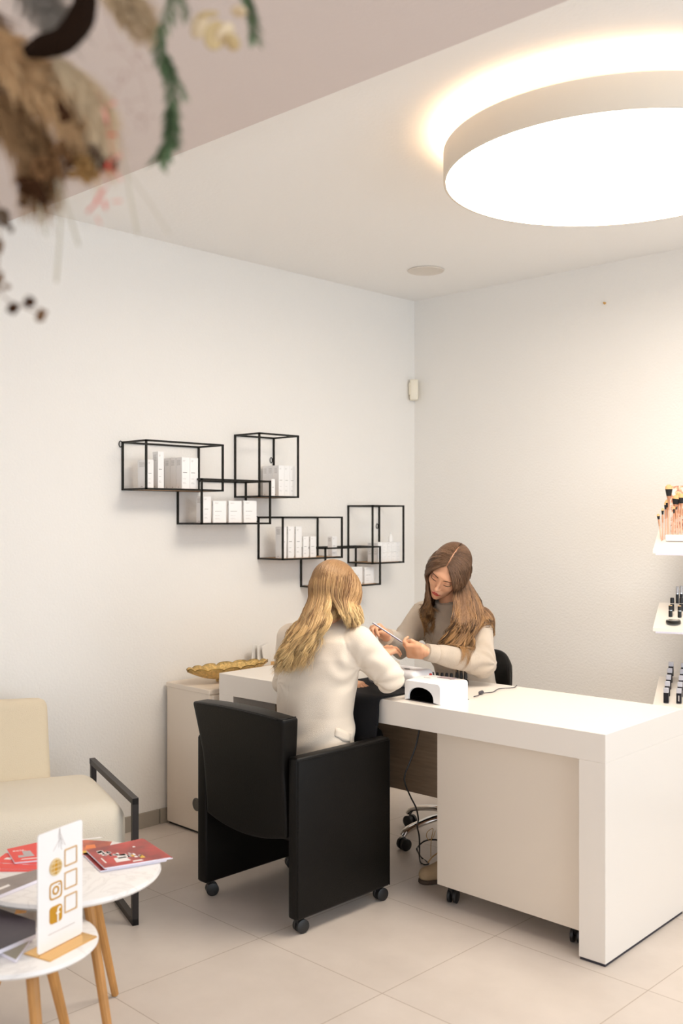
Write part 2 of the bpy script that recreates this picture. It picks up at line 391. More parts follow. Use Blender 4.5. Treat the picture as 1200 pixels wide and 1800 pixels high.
def carton_mat(name, ink, inkl):
    m = bpy.data.materials.new(name); m.use_nodes = True; nt = m.node_tree; b = nt.nodes['Principled BSDF']; L = nt.links.new; N = nt.nodes.new
    b.inputs['Roughness'].default_value = .5
    tc = N('ShaderNodeTexCoord'); sp = N('ShaderNodeSeparateXYZ'); L(tc.outputs['Generated'], sp.inputs[0]); sn = N('ShaderNodeSeparateXYZ'); L(tc.outputs['Normal'], sn.inputs[0])
    def M(op, a, b_=None):
        n = N('ShaderNodeMath'); n.operation = op
        for i, x in enumerate((a, b_)):
            if x is None: continue
            if isinstance(x, (int, float)): n.inputs[i].default_value = x
            else: L(x, n.inputs[i])
        return n.outputs[0]
    def rect(c, lo, hi, z0, z1):
        r = M('MULTIPLY', M('GREATER_THAN', c, lo), M('LESS_THAN', c, hi)); return M('MULTIPLY', r, M('MULTIPLY', M('GREATER_THAN', sp.outputs[2], z0), M('LESS_THAN', sp.outputs[2], z1)))
    def addall(rs):
        o = rs[0]
        for r in rs[1:]: o = M('ADD', o, r)
        return o
    Y = sp.outputs[1]; X = sp.outputs[0]
    title = rect(Y, .14, .64, .512, .530)
    fine = addall([rect(Y, .14, .42, .895, .908), rect(Y, .14, .36, .865, .875), rect(Y, .14, .45, .20, .21), rect(Y, .14, .55, .17, .18), rect(Y, .14, .5, .32, .33)])
    side = addall([rect(X, .15, .72, .90 - .035 * i, .915 - .035 * i) for i in range(5)] + [rect(X, .3, .5, .05, .075)])
    front = M('GREATER_THAN', sn.outputs[0], .5); left = M('LESS_THAN', sn.outputs[1], -.5)
    f1 = M('MULTIPLY', title, front); f2 = M('MINIMUM', M('ADD', M('MULTIPLY', fine, front), M('MULTIPLY', side, left)), 1.0)
    m1 = N('ShaderNodeMix'); m1.data_type = 'RGBA'; m1.inputs['A'].default_value = lin('#f6f4f2'); m1.inputs['B'].default_value = lin(ink); L(f1, m1.inputs['Factor'])
    m2 = N('ShaderNodeMix'); m2.data_type = 'RGBA'; m2.inputs['B'].default_value = lin(inkl); L(m1.outputs['Result'], m2.inputs['A']); L(f2, m2.inputs['Factor'])
    L(m2.outputs['Result'], b.inputs['Base Color']); return m
CARTONS = [carton_mat('carton_grey_title', '#8f8c89', '#c4c1bd'), carton_mat('carton_pale_title', '#c4c1bd', '#cdcac7')]
def carton(key, x1, y0, w, dpt, h, label, style=0, z=None):
    """carton whose printed front faces the room; x1 is its front, y0 its near side"""
    k = (round(w, 4), round(dpt, 4), round(h, 4), style); loc = (x1, y0, shelf_top[key] if z is None else z)
    grp = 'white product cartons on the wire shelves'
    if k in box_cache: return dup(box_cache[k], loc, 0, label, grp)
    t = thing('product_carton', label, 'carton', loc, 0, grp); box_cache[k] = t
    MB().box((-dpt, 0, 0), (0, w, h), .0008, 1).build('box_body', CARTONS[style], t)
    return t
XA = .150
def C1(key, u0, u1, us, vt, label, xf=XA, n=1):
    y0 = yfor(u0, xf); y1 = yfor(u1, xf); r = ray(u0, 0); d = (xf - EYE[0]) / r[0]; z1 = EYE[2] - (vt - 911) / FP * d
    # depth from the side face
    xs = np.linspace(.01, .1, 91); s = [abs(600 + FP * (((xf - a - EYE[0]) * RT[0] + (y0 - EYE[1]) * RT[1]) / ((xf - a - EYE[0]) * FW[0] + (y0 - EYE[1]) * FW[1])) - us) for a in xs]
    dp = round(float(xs[int(np.argmin(s))]), 3)
    return carton(key, xf, y0, round(y1 - y0 - .0005, 3), dp, round(z1 - shelf_top[key], 3), label), (y0, y1 - y0, dp, z1 - shelf_top[key])
C1('A', 259.5, 270, 242, 807.5, 'squat white carton alone at the left end of the upper left wire shelf')
C1('A', 277.7, 288.5, 268, 793.7, 'tall narrow white carton, second from the left on the upper left wire shelf')
y0 = yfor(319.5, .16); wdt = yfor(334, .16) - y0
for i in range(2):
    for j in range(3):
        carton('A', .16 - j * .046, y0 + i * wdt, wdt - .001, .0445, .148, 'tall white carton, %s column, %s row of the block in the upper left frame' % (('left', 'right')[i], ('front', 'middle', 'back')[j]))
for u0, u1, us, vt, lb in [(357.5, 371, 344.7, 872.5, 'tall white carton leftmost in the middle frame of the upper wire shelf trio'), (374.5, 398, 371.8, 880, 'wide white carton second from left in the middle frame of the upper trio'),
                       (402, 424.7, 399.3, 880, 'wide white carton third from left in the middle frame of the upper trio'), (428.4, 451, 426, 880, 'wide white carton rightmost in the middle frame of the upper trio')]:
    C1('B', u0, u1, us, vt, lb, .16)
y0 = yfor(489.8, .150); wdt = (yfor(519.5, .150) - y0) / 3
for i in range(3):
    for j in range(3):
        carton('C', .150 - j * .042, y0 + i * wdt, wdt - .001, .041, .158, 'white carton, %s column, %s row of the block in the tall upper frame' % (('left', 'middle', 'right')[i], ('front', 'middle', 'back')[j]), 1)
C1('C', 477, 483.5, 470, 842, 'small white carton left of the block in the tall upper wire frame', .175)
for u0, u1, us, vt, lb in [(495.5, 503.5, 484, 926, 'tall slim white carton, leftmost in the long lower right frame'), (506.3, 517, 503.5, 925.5, 'tall slim white carton, second from left in the long lower right frame'),
                           (520, 530.5, 517.2, 925.5, 'tall slim white carton, third from left in the long lower right frame'), (533, 542.7, 530.8, 943, 'short slim white carton, fourth from left in the long lower right frame'),
                           (545.5, 555.7, 543, 943, 'short slim white carton, fifth from left in the long lower right frame'), (583.7, 592.3, 575.6, 943, 'short slim white carton alone at the right end of the long lower frame')]:
    C1('D', u0, u1, us, vt, lb)
for u0, u1, us, vt, lb in [(618, 637, 612, 997, 'white carton beside the blonde hair in the lowest wire frame'), (640.8, 656.7, 637.6, 997, 'white carton rightmost in the lowest wire frame')]: C1('E', u0, u1, us, vt, lb)
y0 = yfor(664.5, .16); wdt = (yfor(704, .16) - y0) / 5
for i in range(5):
    for kz in range(2):
        for j in range(2):
            carton('F', .16 - j * .042, y0 + i * wdt, wdt - .0012, .040, .055, 'tiny white carton, %s column, %s layer, %s row, in the rightmost frame' % (('first', 'second', 'third', 'fourth', 'fifth')[i], ('bottom', 'top')[kz], ('front', 'back')[j]), 1, shelf_top['F'] + kz * .0555)
b = MB().lathe([(.013, 0), (.014, .02), (.011, .035), (.004, .044), (.004, .055), (.0025, .056)], (.12, y0 + wdt * 3.9, shelf_top['F'] + .111), 16)
tag(b.build('serum_bottle', mat('frosted_bottle', '#f1efec', .3), None, True), 'small white bottle with pointed cap on top of the tiny carton stack', 'bottle')

# ================================================================== CABINET on the left wall and what stands on it
t = thing('low_cabinet', 'low white cabinet standing along the left wall behind the armchair', 'cabinet', (.02, -1.84, 0))
MB().box((0, 0, .012), (.324, 1.30, .668), .002, 1).build('cabinet_body', WHITE2, t)
MB().box((.005, .01, 0), (.30, 1.29, .012)).build('plinth', mat('dark_plinth', '#26241f', .6), t)
MB().box((-.0005, -.004, .650), (.330, 1.305, .672), .002, 1).build('cabinet_top', WHITE2, t)
for k in range(3): 
    d_ = MB().box((.324, .012 + .43 * k, .02), (.340, .012 + .43 * k + .420, .645), .0015, 1).build('door', WHITE2, t)
g = MB().lathe([(.030, 0), (.030, .003), (.024, .004), (.022, .002), (0, .002)], n=32).build('cable_grommet', mat('grey_grommet', '#5d5a52', .4), t, True)
g.rotation_euler = (PI / 2, 0, 0); g.location = (.232, .0005, .135)
# gold boat bowl
t = thing('gold_bowl', 'hammered gold boat shaped bowl with scalloped rim on the white cabinet', 'bowl', (.212, -1.622, .672))
V = []; F = []; nu, nv = 140, 16; Lh, Wh, Hh = .240, .092, .078
for i in range(nu):
    a = 2 * PI * i / nu; pk = abs(math.sin(a * 8)) ** .6
    ca, sa = math.cos(a), math.sin(a)
    for j in range(nv):
        s = j / (nv - 1); rr = s
        x = Wh * np.sign(sa) * abs(sa) ** 1.15 * rr; yy = Lh * ca * rr ** .9
        z = .014 + (Hh - .028) * s ** 2.0 * (1 + .06 * abs(ca) ** 2) + .016 * pk * s ** 6 + .0016 * math.cos(a * 16) * s
        V.append((x, yy, z))
F = [(i * nv + j, ((i + 1) % nu) * nv + j, ((i + 1) % nu) * nv + j + 1, i * nv + j + 1) for i in range(nu) for j in range(nv - 1)]
m = mat('antique_gold', '#d9b877', .38, metal=.65, bump=.7, bscale=130, vary=.25, vscale=60)
o = MB().add(V, F).build('bowl_shell', m, t, False); o.data.polygons.foreach_set('use_smooth', [True] * len(o.data.polygons))
md = o.modifiers.new('s', 'SOLIDIFY'); md.thickness = .0025
MB().tube([V[i * nv + nv - 1] for i in range(nu)] + [V[nv - 1]], .0018, 6).build('rim', mat('dark_gold', '#7f6128', .4, metal=.9), t, True)
for sx, sy in ((-1, -1), (1, -1), (1, 1), (-1, 1)): MB().ball((sx * .022, sy * .05, .008), .008, 6).build('foot', m, t, True)
# tray with napkins
t = thing('wooden_holder', 'pale wooden tray on the white cabinet behind the gold bowl', 'tray', (.066, -1.29, .672))
MB().box((-.05, -.15, 0), (.05, .15, .014), .002, 1).box((-.05, -.15, .012), (-.044, .15, .028)).box((.044, -.15, .012), (.05, .15, .028)).build('tray_base', mat('pale_wood', '#d8b078', .5, vary=.1, stretch=(1, 8, 8)), t)
for k, (dy, tilt, lb) in enumerate([(0, -.18, 'leftmost translucent white card leaning in the pale wooden tray'), (.040, .05, 'middle translucent white card leaning in the pale wooden tray'), (.075, .20, 'rightmost translucent white card leaning in the pale wooden tray')]):
    m_ = MB().box((-.002, -.036, 0), (.002, .036, .118), .0015, 1)
    o = m_.build('display_card', mat('frosted_card', '#f6f2ec', .35, trans=.1), None, label=lb, cat='card', group='cards in the wooden tray')
    o.location = (.066 + k * .008, -1.335 + dy, .688); o.rotation_euler = (tilt, 0, .35)

# ================================================================== DESK
t = thing('manicure_desk', 'long glossy white manicure desk with thick square legs', 'desk', (2.288, -1.752, 0), math.radians(2.1))
MB().box((-1.898, 0, .658), (0, .60, .752), .0012, 1).build('desktop', WHITE, t)
for x in (-1.898, -.096):
    l = MB().box((x, 0, .009), (x + .096, .60, .658), .0012, 1).build('leg', WHITE, t)
    MB().box((x + .003, .003, 0), (x + .093, .597, .009)).build('foot_strip', mat('dark_foot', '#2a2630', .5), l)
MB().box((-1.80, .255, .33), (-.096, .275, .658), .001, 1).build('modesty_panel', mat('brown_panel', '#8d7760', .65, vary=.16, vscale=9, stretch=(1, 12, 12)), t, label='brown wood grain panel under the desktop')
t = thing('rolling_pedestal', 'white drawer pedestal on black casters tucked under the desk', 'drawer unit', (1.557, -1.708, 0), .0)
MB().box((0, 0, .070), (.612, .48, .652), .0015, 1).build('pedestal_body', WHITE2, t)
for k in range(3): MB().box((.010, .48, .08 + k * .19), (.602, .496, .08 + k * .19 + .184), .001, 1).build('drawer', WHITE2, t)
def caster(t, x, y, r=.024, top=.055, rz=0):
    c = MB().tube([(x, y, top + .008), (x, y, top - .010)], .008, 10)
    M_ = Matrix.Rotation(rz, 3, 'Z')
    def rp(p): q = M_ @ Vector(p); return (q.x + x, q.y + y, q.z)
    c.tube([rp((-.006, 0, top - .006)), rp((0, .004, r + .012)), rp((0, .010, r))], [.012, .011, .006], 8)
    o = c.build('caster', BLKPL, t, True)
    for sx in (-1, 1): MB().tube([rp((sx * .005, .010, r)), rp((sx * .007, .010, r)), rp((sx * .017, .010, r)), rp((sx * .019, .010, r))], [r * .86, r, r, r * .8], 20).build('wheel', mat('wheel_rubber', '#1b1a1a', .45), o, True)
for x, y in ((.045, .035), (.565, .05), (.05, .44), (.56, .44)): caster(t, x, y, .026, .068, .3)

# hanging black towel over the front edge of the desk
t0 = []
def towel():
    V = []; F = []; xs = np.linspace(.985, 1.352, 25); path = [(-1.32, .7555), (-1.5, .7555), (-1.66, .7555), (-1.765, .7560), (-1.792, .7535), (-1.806, .742), (-1.809, .70), (-1.812, .66), (-1.816, .62), (-1.818, .590), (-1.816, .575)]
    P = catmull([(0, a, b) for a, b in path], 44)
    for i, x in enumerate(xs):
        for j, p in enumerate(P):
            s = max(0, (.75 - p[2]) / .17); e = abs(x - 1.17) / .184
            z = p[2] + (s > .9) * 0; zz = z + .020 * s * max(0, e - .8) / .2 * (1 if s > .6 else 0)
            V.append((x + .004 * math.sin(s * 6) * s, p[1] - .006 * s * (1 + math.sin(x * 60)) * .7 + .037 * (x - 1.30), zz))
    k = len(P); F = [(i * k + j, (i + 1) * k + j, (i + 1) * k + j + 1, i * k + j + 1) for i in range(24) for j in range(k - 1)]
    o = MB().add(V, F).build('black_towel', mat('black_velour', '#0d0c10', .95, sheen=.0, bump=.3, bscale=300), None, False); o.data.polygons.foreach_set('use_smooth', [True] * len(o.data.polygons))
    md = o.modifiers.new('s', 'SOLIDIFY'); md.thickness = .004; md.offset = 1
    tag(o, 'black towel lying on the desk and hanging over its front edge', 'towel')
towel()

# nail lamp
t = thing('nail_lamp', 'white box shaped nail curing lamp with a dark arched opening on the desk', 'nail lamp', (1.506, -1.645, .7525), math.radians(-1))
W_, D_, HH = .180, .175, .082
TUN = []
def lamp_shell():
    """side walls, roof and an arched mouth cut through the front"""
    m = MB(); hw, hd = W_ / 2, D_ / 2; na = 20
    def outer(a):                                           # front outline, a in 0..1 from lower left round to lower right
        r = .012; pts = []
        P = [(-hw, 0), (-hw, HH - .006)] + [(-hw + r - r * math.cos(b), HH - .006 - r + r * math.sin(b) + .0) for b in np.linspace(0, PI / 2, 6)] + [(hw - r + r * math.sin(b), HH - .006 - r + r * math.cos(b)) for b in np.linspace(0, PI / 2, 6)] + [(hw, 0)]
        P[1] = (-hw, HH - .006 - r); P.insert(-1, (hw, HH - .006 - r))
        L = np.cumsum([0] + [math.dist(P[i], P[i + 1]) for i in range(len(P) - 1)]); s = a * L[-1]
        return np.interp(s, L, [p[0] for p in P]), np.interp(s, L, [p[1] for p in P])
    def inner(a):
        t_ = PI - a * PI; return .062 * math.cos(t_) - .008, .004 + .050 * abs(math.sin(t_)) ** .7
    V = []; N_ = 60
    for i in range(N_ + 1):
        a = i / N_; xo, zo = outer(a); xi, zi = inner(a)
        V += [(xo, -hd + .004, zo), (xo * .975, -hd, zo * .985), (xi * 1.03, -hd, zi * 1.01), (xi, -hd + .004, zi), (xi, -hd + .009, zi)]; TUN.append((xi, zi))
    F = [(i * 5 + j, i * 5 + j + 1, (i + 1) * 5 + j + 1, (i + 1) * 5 + j) for i in range(N_) for j in range(4)]
    m.add(V, F)
    V = []
    for i in range(N_ + 1):
        a = i / N_; xo, zo = outer(a); V += [(xo, -hd + .004, zo), (xo, 0, zo + (.006 if zo > HH - .02 else 0)), (xo, hd - .012, zo), (xo * .9, hd, zo * .93)]
    F = [(i * 4 + j, i * 4 + j + 1, (i + 1) * 4 + j + 1, (i + 1) * 4 + j) for i in range(N_) for j in range(3)]
    m.add(V, F); nb = len(m.v); m.f.append(tuple(nb - (N_ + 1) * 4 + i * 4 + 3 for i in range(N_ + 1)))
    return m
lamp_shell().build('lamp_case', mat('gloss_white_plastic', '#f7f6f6', .25, coat=.2), t, True)
DK = mat('dark_chamber', '#0c0a09', .25)
MB().add([(x, yy, z) for x, z in TUN for yy in (-.079, .05)], [(2 * i, 2 * i + 1, 2 * i + 3, 2 * i + 2) for i in range(len(TUN) - 1)]).build('tunnel_lining', DK, t, label='dark lining of the arch')
MB().box((-.075, .05, .003), (.065, .056, .056)).build('chamber', DK, t, label='dark mirrored inside of the lamp')
MB().box((-.072, -.086, .0), (.058, .05, .003)).build('base_tray', mat('black_gloss_tray', '#141210', .15), t)
for k in range(5): MB().ball((-.045 + .02 * k, -.02, .047 - abs(k - 2) * .004), .0035, 6).build('light_bead', mat('bead', '#9a958f', .2), t, True)
MB().box((-.012, .014, HH - .002), (.058, .050, HH + .0006)).build('display', mat('display_grey', '#8f7f86', .2), t, label='greyish display on top')
MB().box((-.05, -.02, HH - .001), (-.018, -.014, HH + .0004)).build('brand_print', INKL, t)
MB().box((-.089, -.087, -.0005), (.089, .085, .0015)).build('base_gasket', mat('dark_gasket', '#3a333c', .5), t)
# cable on desk
tag(MB().tube(catmull([(1.588, -1.52, .757), (1.580, -1.48, .756), (1.564, -1.442, .757), (1.575, -1.38, .7555), (1.55, -1.30, .756), (1.575, -1.235, .756), (1.557, -1.185, .757)], 40), .0018, 6).tube([(1.568, -1.458, .758), (1.566, -1.450, .760), (1.562, -1.43, .760), (1.562, -1.424, .758)], [.003, .0075, .0075, .003], 10).build('lamp_cable', mat('grey_cable', '#3c3840', .5), None, True), 'thin dark cable with a plug lying behind the nail lamp on the desk', 'cable')
# hanging power cable under the desk
P = [atD(739, 1283, 3.86), atD(731, 1310, 3.86), atD(720, 1340, 3.85), atD(711.5, 1362, 3.85), atD(712, 1378, 3.85), atD(722, 1402, 3.87), atD(731, 1420, 3.88), atD(735, 1440, 3.9), atD(733, 1452, 3.9), atD(736.5, 1470, 3.92), atD(737, 1490, 3.94), atD(737, 1506, 3.95), atZ(739, 1516, .008), atZ(747, 1520, .005), atZ(753, 1517, .005), atZ(741, 1508, .005), atD(733, 1495, 4.02), atD(734, 1489, 4.05), atD(745, 1479, 4.08), atD(760, 1476, 4.1), atD(775, 1480, 4.1), atZ(790, 1500, .01)]
P[0][2] = .656
tag(MB().tube(catmull(P, 120), .0032, 8).build('power_cable', BLKPL, None, True), 'black power cable hanging from under the desk and looping on the floor', 'cable')

# hand rest cushion / dust collector
t = thing('hand_rest', 'rounded white hand rest with a black oval badge on the black towel', 'hand rest', (1.205, -1.515, .7600), math.radians(2))
f = lambda p: np.linalg.norm(np.maximum(np.abs(p - np.array([0, 0, .036])) - np.array([.105, .045, .011]), 0), axis=1) - .025
sdf_obj('cushion', f, (-.17, -.1, -.01), (.17, .1, .11), .006, mat('white_vinyl', '#f3f2f4', .35), t, 3)
g = MB().lathe([(.0, .0005), (.012, .001), (.012, 0)], n=24).build('badge', BLKPL, t, True, label='black oval badge'); g.location = (.060, -.028, .0722); g.scale = (1.2, .75, 1)
MB().box((-.10, -.0715, .026), (.10, -.0695, .036), .001, 1).build('seam_band', mat('lilac_grey', '#c9c6d2', .5), t, label='pale lilac band')
MB().box((-.11, -.05, -.0025), (.11, .05, .003)).build('shadow_plate', mat('lilac_shadow', '#8b87a6', .5), t)  # purple shadow along the bottom of the hand rest, painted as a lilac slab

# nail polish bottles
def polish(x, y, capc, bodc, label, h=.056, r=.010, first=[None]):
    t = thing('nail_polish', label, 'nail polish', (x, y, .7525), 0, 'nail polish bottles behind the nail lamp')
    MB().lathe([(.0, 0), (r * 1.15, 0), (r * 1.25, .004), (r * 1.25, .022), (r * .6, .027), (r * .6, .029)], n=16).build('bottle', bodc, t, True)
    MB().lathe([(r * .78, .029), (r * .8, .03), (r * .62, h), (r * .5, h + .002)], n=16).build('cap', capc, t, True)
CAPB = mat('matt_black_cap', '#1d1b1d', .5); RED = mat('red_cap', '#e0301e', .35); BOD = mat('polish_black', '#141214', .15)
BOD2 = mat('polish_brown', '#6d4438', .15)
for k, (u, v, lb) in enumerate([(803, 1201, 'leftmost of three tall black capped polish bottles behind the nail lamp'), (810, 1202, 'middle one of the three tall black capped polish bottles behind the nail lamp'), (818, 1203, 'rightmost of the three tall black capped polish bottles behind the nail lamp')]):
    p = atZ(u, v + 2, .7525); polish(p[0], p[1], CAPB, BOD, lb, .062)
ord_ = ['first', 'second', 'third', 'fourth', 'fifth', 'sixth', 'seventh']
p = atZ(742, 1196, .7525); polish(1.335, -1.475, RED, BOD, 'red capped polish bottle at the end of the white hand rest', .060)
for k in range(6):
    p = atZ(752 + 8.2 * k, 1201 + k * .5, .7525); polish(p[0], p[1], CAPB, BOD2 if k % 2 else BOD, 'small dark polish bottle, %s from left between hand rest and nail lamp' % ord_[k], .046, .009)

# ================================================================== ARMCHAIR
t = thing('armchair', 'black leather armchair on casters with its back to the viewer', 'armchair', (1.13, -2.055, 0))
x0, x1, y0, y1 = -.278, .283, -.240, .245
for sx in (0, 1):
    a, b_ = (x0, x0 + .052) if sx == 0 else (x1 - .048, x1)
    p = MB().box((a, y0, .055), (b_, y1, .618), .010, 3)
    for i, v in enumerate(p.v):                              # arm tops bulge a little
        if v[2] > .6: p.v[i] = (v[0], v[1], v[2] + .006 * math.cos((v[1]) / .245 * 1.4))
    o = p.build('side_panel', LEATH, t, True)
    xo = a if sx == 0 else b_
    MB().tube([(xo, y0 + .006, .06), (xo, y0 + .006, .608), (xo, y1 - .006, .608), (xo, y1 - .006, .06)], .0022, 6).build('piping', LEATH, o, True)
# curved leaning back
V = []; NX, NZ = 20, 24
def backp(sx, sz, front):
    zt = .33 + sz * .425; lean = -.045 * sz ** 1.4 - .035
    halfw = .226 + .030 * max(0, sz - .55) / .45
    x = .0025 + sx * halfw; bow = .016 * (1 - sx * sx) * (sz * .6 + .4)
    zlow = -.032 * (1 - sx * sx) * (1 - sz) ** 2
    th = .078 - .018 * (1 - sz)
    y = -.205 + lean + (-bow if not front else -bow * .6) + (th if front else 0)
    return [x, y, zt + zlow + .012 * (1 - sx * sx) * sz ** 4]
m = MB(); G = {}
for fr in (0, 1):
    for i in range(NX + 1):
        for j in range(NZ + 1): G[fr, i, j] = len(m.v); m.v.append(tuple(backp(i / NX * 2 - 1, j / NZ, fr)))
for fr in (0, 1):
    for i in range(NX):
        for j in range(NZ): m.f.append((G[fr, i, j], G[fr, i + 1, j], G[fr, i + 1, j + 1], G[fr, i, j + 1]))
for j in range(NZ):
    for i in (0, NX): m.f.append((G[0, i, j], G[0, i, j + 1], G[1, i, j + 1], G[1, i, j]))
for i in range(NX):
    for j in (0, NZ): m.f.append((G[0, i, j], G[0, i + 1, j], G[1, i + 1, j], G[1, i, j]))
o = m.build('backrest', LEATH, t, False); o.data.polygons.foreach_set('use_smooth', [True] * len(o.data.polygons))
bv = o.modifiers.new('b', 'BEVEL'); bv.width = .011; bv.segments = 4; bv.limit_method = 'ANGLE'; bv.angle_limit = .9
pp = [np.array(backp(i / NX * 2 - 1, 1, 0)) + (0, -.001, -.004) for i in range(NX + 1)]
MB().tube(pp[1:-1], .0022, 6).build('seam', LEATH, o, True)
MB().tube([np.array(backp(1, 1, 0)) + (-.012, .004, .0), np.array(backp(1, 1, 0)) + (-.006, .03, .002), np.array(backp(1, 1, 1)) + (-.012, -.004, 0)], .002, 6).build('seam', LEATH, o, True)
MB().box((-.224, -.19, .33), (.233, .235, .455), .022, 4).build('seat', LEATH, t, True)
MB().box((-.226, -.17, .29), (.235, .21, .33), .006, 2).build('seat_base', LEATH, t, True)
for x, y in ((x0 + .030, y0 + .035), (x1 - .030, y0 + .035), (x0 + .030, y1 - .035), (x1 - .030, y1 - .035)): caster(t, x, y, .0245, .053, -.5 if x < 0 else -.2)

# ================================================================== TECHNICIAN CHAIR
cx, cy = 1.165, -1.065
t = thing('office_chair', 'black office chair with curved back and chrome star base behind the desk', 'office chair', (cx, cy, 0))
for k in range(5):
    a = math.radians(252 + 72 * k); dx, dy = math.cos(a), math.sin(a)
    P = [(dx * .03, dy * .03, .115), (dx * .12, dy * .12, .118), (dx * .22, dy * .22, .100), (dx * .275, dy * .275, .084), (dx * .298, dy * .298, .062)]
    l = MB().tube(catmull(P, 14), np.linspace(.024, .020, 14), 12, flat=.62).build('base_leg', CHROME, t, True)
    m = MB(); px, py = dx * .290, dy * .290
    wx, wy = -dy, dx
    for s_ in (-1, 1): m.tube([(px + wx * s_ * .008, py + wy * s_ * .008, .026), (px + wx * s_ * .010, py + wy * s_ * .010, .026), (px + wx * s_ * .022, py + wy * s_ * .022, .026), (px + wx * s_ * .024, py + wy * s_ * .024, .026)], [.022, .026, .026, .021], 20)
    m.tube([(px - wx * .008, py - wy * .008, .030), (px + wx * .008, py + wy * .008, .030)], .017, 12)
    m.build('caster', BLKPL, l, True)
MB().lathe([(.036, .095), (.040, .10), (.040, .13), (.028, .15), (.028, .28), (.014, .28), (.014, .40)], n=24).build('gas_lift', CHROME, t, True)
f = lambda p: smax(np.sqrt((p[:, 0] / 1.05) ** 2 + (p[:, 1]) ** 2) - .215, np.abs(p[:, 2] - .435 - .02 * (p[:, 1] / .2) ** 2) - .038, .04)
sdf_obj('seat', f, (-.26, -.26, .36), (.26, .26, .52), .009, LEATH, t, 3)
# back shell: curved rounded shield
NB = 24; m = MB(); G = {}; ya = math.radians(-8)
for fr in (0, 1):
    for i in range(NB + 1):
        for j in range(NB + 1):
            a = i / NB * 2 - 1; b_ = j / NB * 2 - 1
            x = a * math.sqrt(1 - b_ * b_ / 2) * .205; z = b_ * math.sqrt(1 - a * a / 2) * .175 + .665
            edge = max(abs(a), abs(b_)) ** 6
            y = .215 - .10 * (x / .2) ** 2 + .02 * ((z - .665) / .175) + (.022 if fr else -.022) * (1 - edge * .75)
            G[fr, i, j] = len(m.v); m.v.append((x * math.cos(ya) - y * math.sin(ya), x * math.sin(ya) + y * math.cos(ya), z))
for fr in (0, 1):
    for i in range(NB):
        for j in range(NB): m.f.append((G[fr, i, j], G[fr, i + 1, j], G[fr, i + 1, j + 1], G[fr, i, j + 1]))
for i in range(NB):
    for q in ((0, lambda k: (k, 0)), (1, lambda k: (k, NB)), (2, lambda k: (0, k)), (3, lambda k: (NB, k))):
        a = q[1](i); b_ = q[1](i + 1); m.f.append((G[(0,) + a], G[(0,) + b_], G[(1,) + b_], G[(1,) + a]))
CB = m.build('backrest', LEATH, t, False); CB.data.polygons.foreach_set('use_smooth', [True] * len(CB.data.polygons))
MB().tube([(0, .16, .39), (0, .24, .40), (.02, .27, .48), (.03, .245, .66)], [.016, .018, .018, .014], 10, flat=.6).build('back_bracket', BLKPL, t, True)

# ================================================================== SOFA CHAIR on the left
t = thing('lounge_chair', 'low cream upholstered lounge chair with dark square metal frame by the left wall', 'lounge chair', (.914, -2.62, 0), math.atan2(.319, -.948))
# local +x runs to the back of the seat, +y is to the viewer's left (negative side), so the seat spans y from 0 to +W
Wd = .86; bt = .018
def P2(a, b_, c): return (a, b_, c)
for yy in (0, Wd):
    m = MB().bar((0, yy, .442 + bt / 2), (0, yy, .0), .022, .022, (1, 0, 0)); m.bar((-.011, yy, .442), (.66, yy, .442), .022, .022); m.bar((-.011, yy, .011), (.66, yy, .011), .022, .022); m.bar((.64, yy, 0), (.64, yy, .452), .022, .022, (1, 0, 0))
    m.build('side_frame', DARKFR, t)
MB().bar((.05, 0, .20), (.05, Wd, .20), .022, .03).bar((.60, 0, .20), (.60, Wd, .20), .022, .03).build('seat_rail', DARKFR, t)
def rbox(lo, hi, r, bulge=0.0):
    lo = np.array(lo); hi = np.array(hi); c = (lo + hi) / 2; hh = (hi - lo) / 2 - r
    def f(p):
        q = p - c; b = bulge * np.clip(1 - (q[:, 0] / (hh[0] + r)) ** 2, 0, 1) * np.clip(1 - (q[:, 1] / (hh[1] + r)) ** 2, 0, 1); s = np.maximum(np.abs(q) - hh, 0)
        return np.linalg.norm(s, axis=1) - r - b
    return f
sdf_obj('seat_cushion', rbox((.015, .014, .215), (.56, Wd - .014, .430), .075, .022), (-.05, -.03, .15), (.62, Wd + .03, .5), .012, CREAM, t, 3)
bk = rbox((-.055, .195, 0), (.055, Wd - .02, .50), .032, .01); an = math.radians(14)
def bf(p):
    q = p - np.array([.50, 0, .24]); return bk(np.stack([q[:, 0] * math.cos(an) - q[:, 2] * math.sin(an), q[:, 1], q[:, 0] * math.sin(an) + q[:, 2] * math.cos(an)], 1))
sdf_obj('back_cushion', bf, (.38, .1, .18), (.76, Wd + .05, .86), .012, CREAM2, t, 3)

# ================================================================== COFFEE TABLES
def coffee(name_label, c, r, z, th, legang, lr, top_r=.10, taper=(.0155, .011)):
    t = thing('coffee_table', name_label, 'coffee table', (c[0], c[1], 0))
    MB().lathe([(r - .016, z - th), (r - .004, z - th + .006), (r, z - th * .5), (r - .003, z - .003), (r - .008, z)], n=96).build('tabletop', MARBLE, t, True)
    MB().lathe([(.12, z - th - .018), (.12, z - th)], n=40).build('apron', LEGWOOD, t)
    for a in legang:
        a = math.radians(a); ca, sa = math.cos(a), math.sin(a)
        l = MB().tube([(ca * top_r, sa * top_r, z - th - .001), (ca * lr, sa * lr, .006)], taper, 10).build('leg', LEGWOOD, t, True)
        MB().lathe([(.008, 0), (.009, .006)], (ca * lr, sa * lr, 0), 12).build('floor_glide', CHROME, l, True)
    return t
coffee('taller round white marble coffee table with oak legs carrying the red brochures', (1.437, -3.188), .254, .47, .024, (117, 237, -3), .25)
coffee('lower round white marble coffee table with oak legs carrying the gold icon sign', (1.660, -3.448), .184, .415, .022, (110, 238, -12), .20, .08)

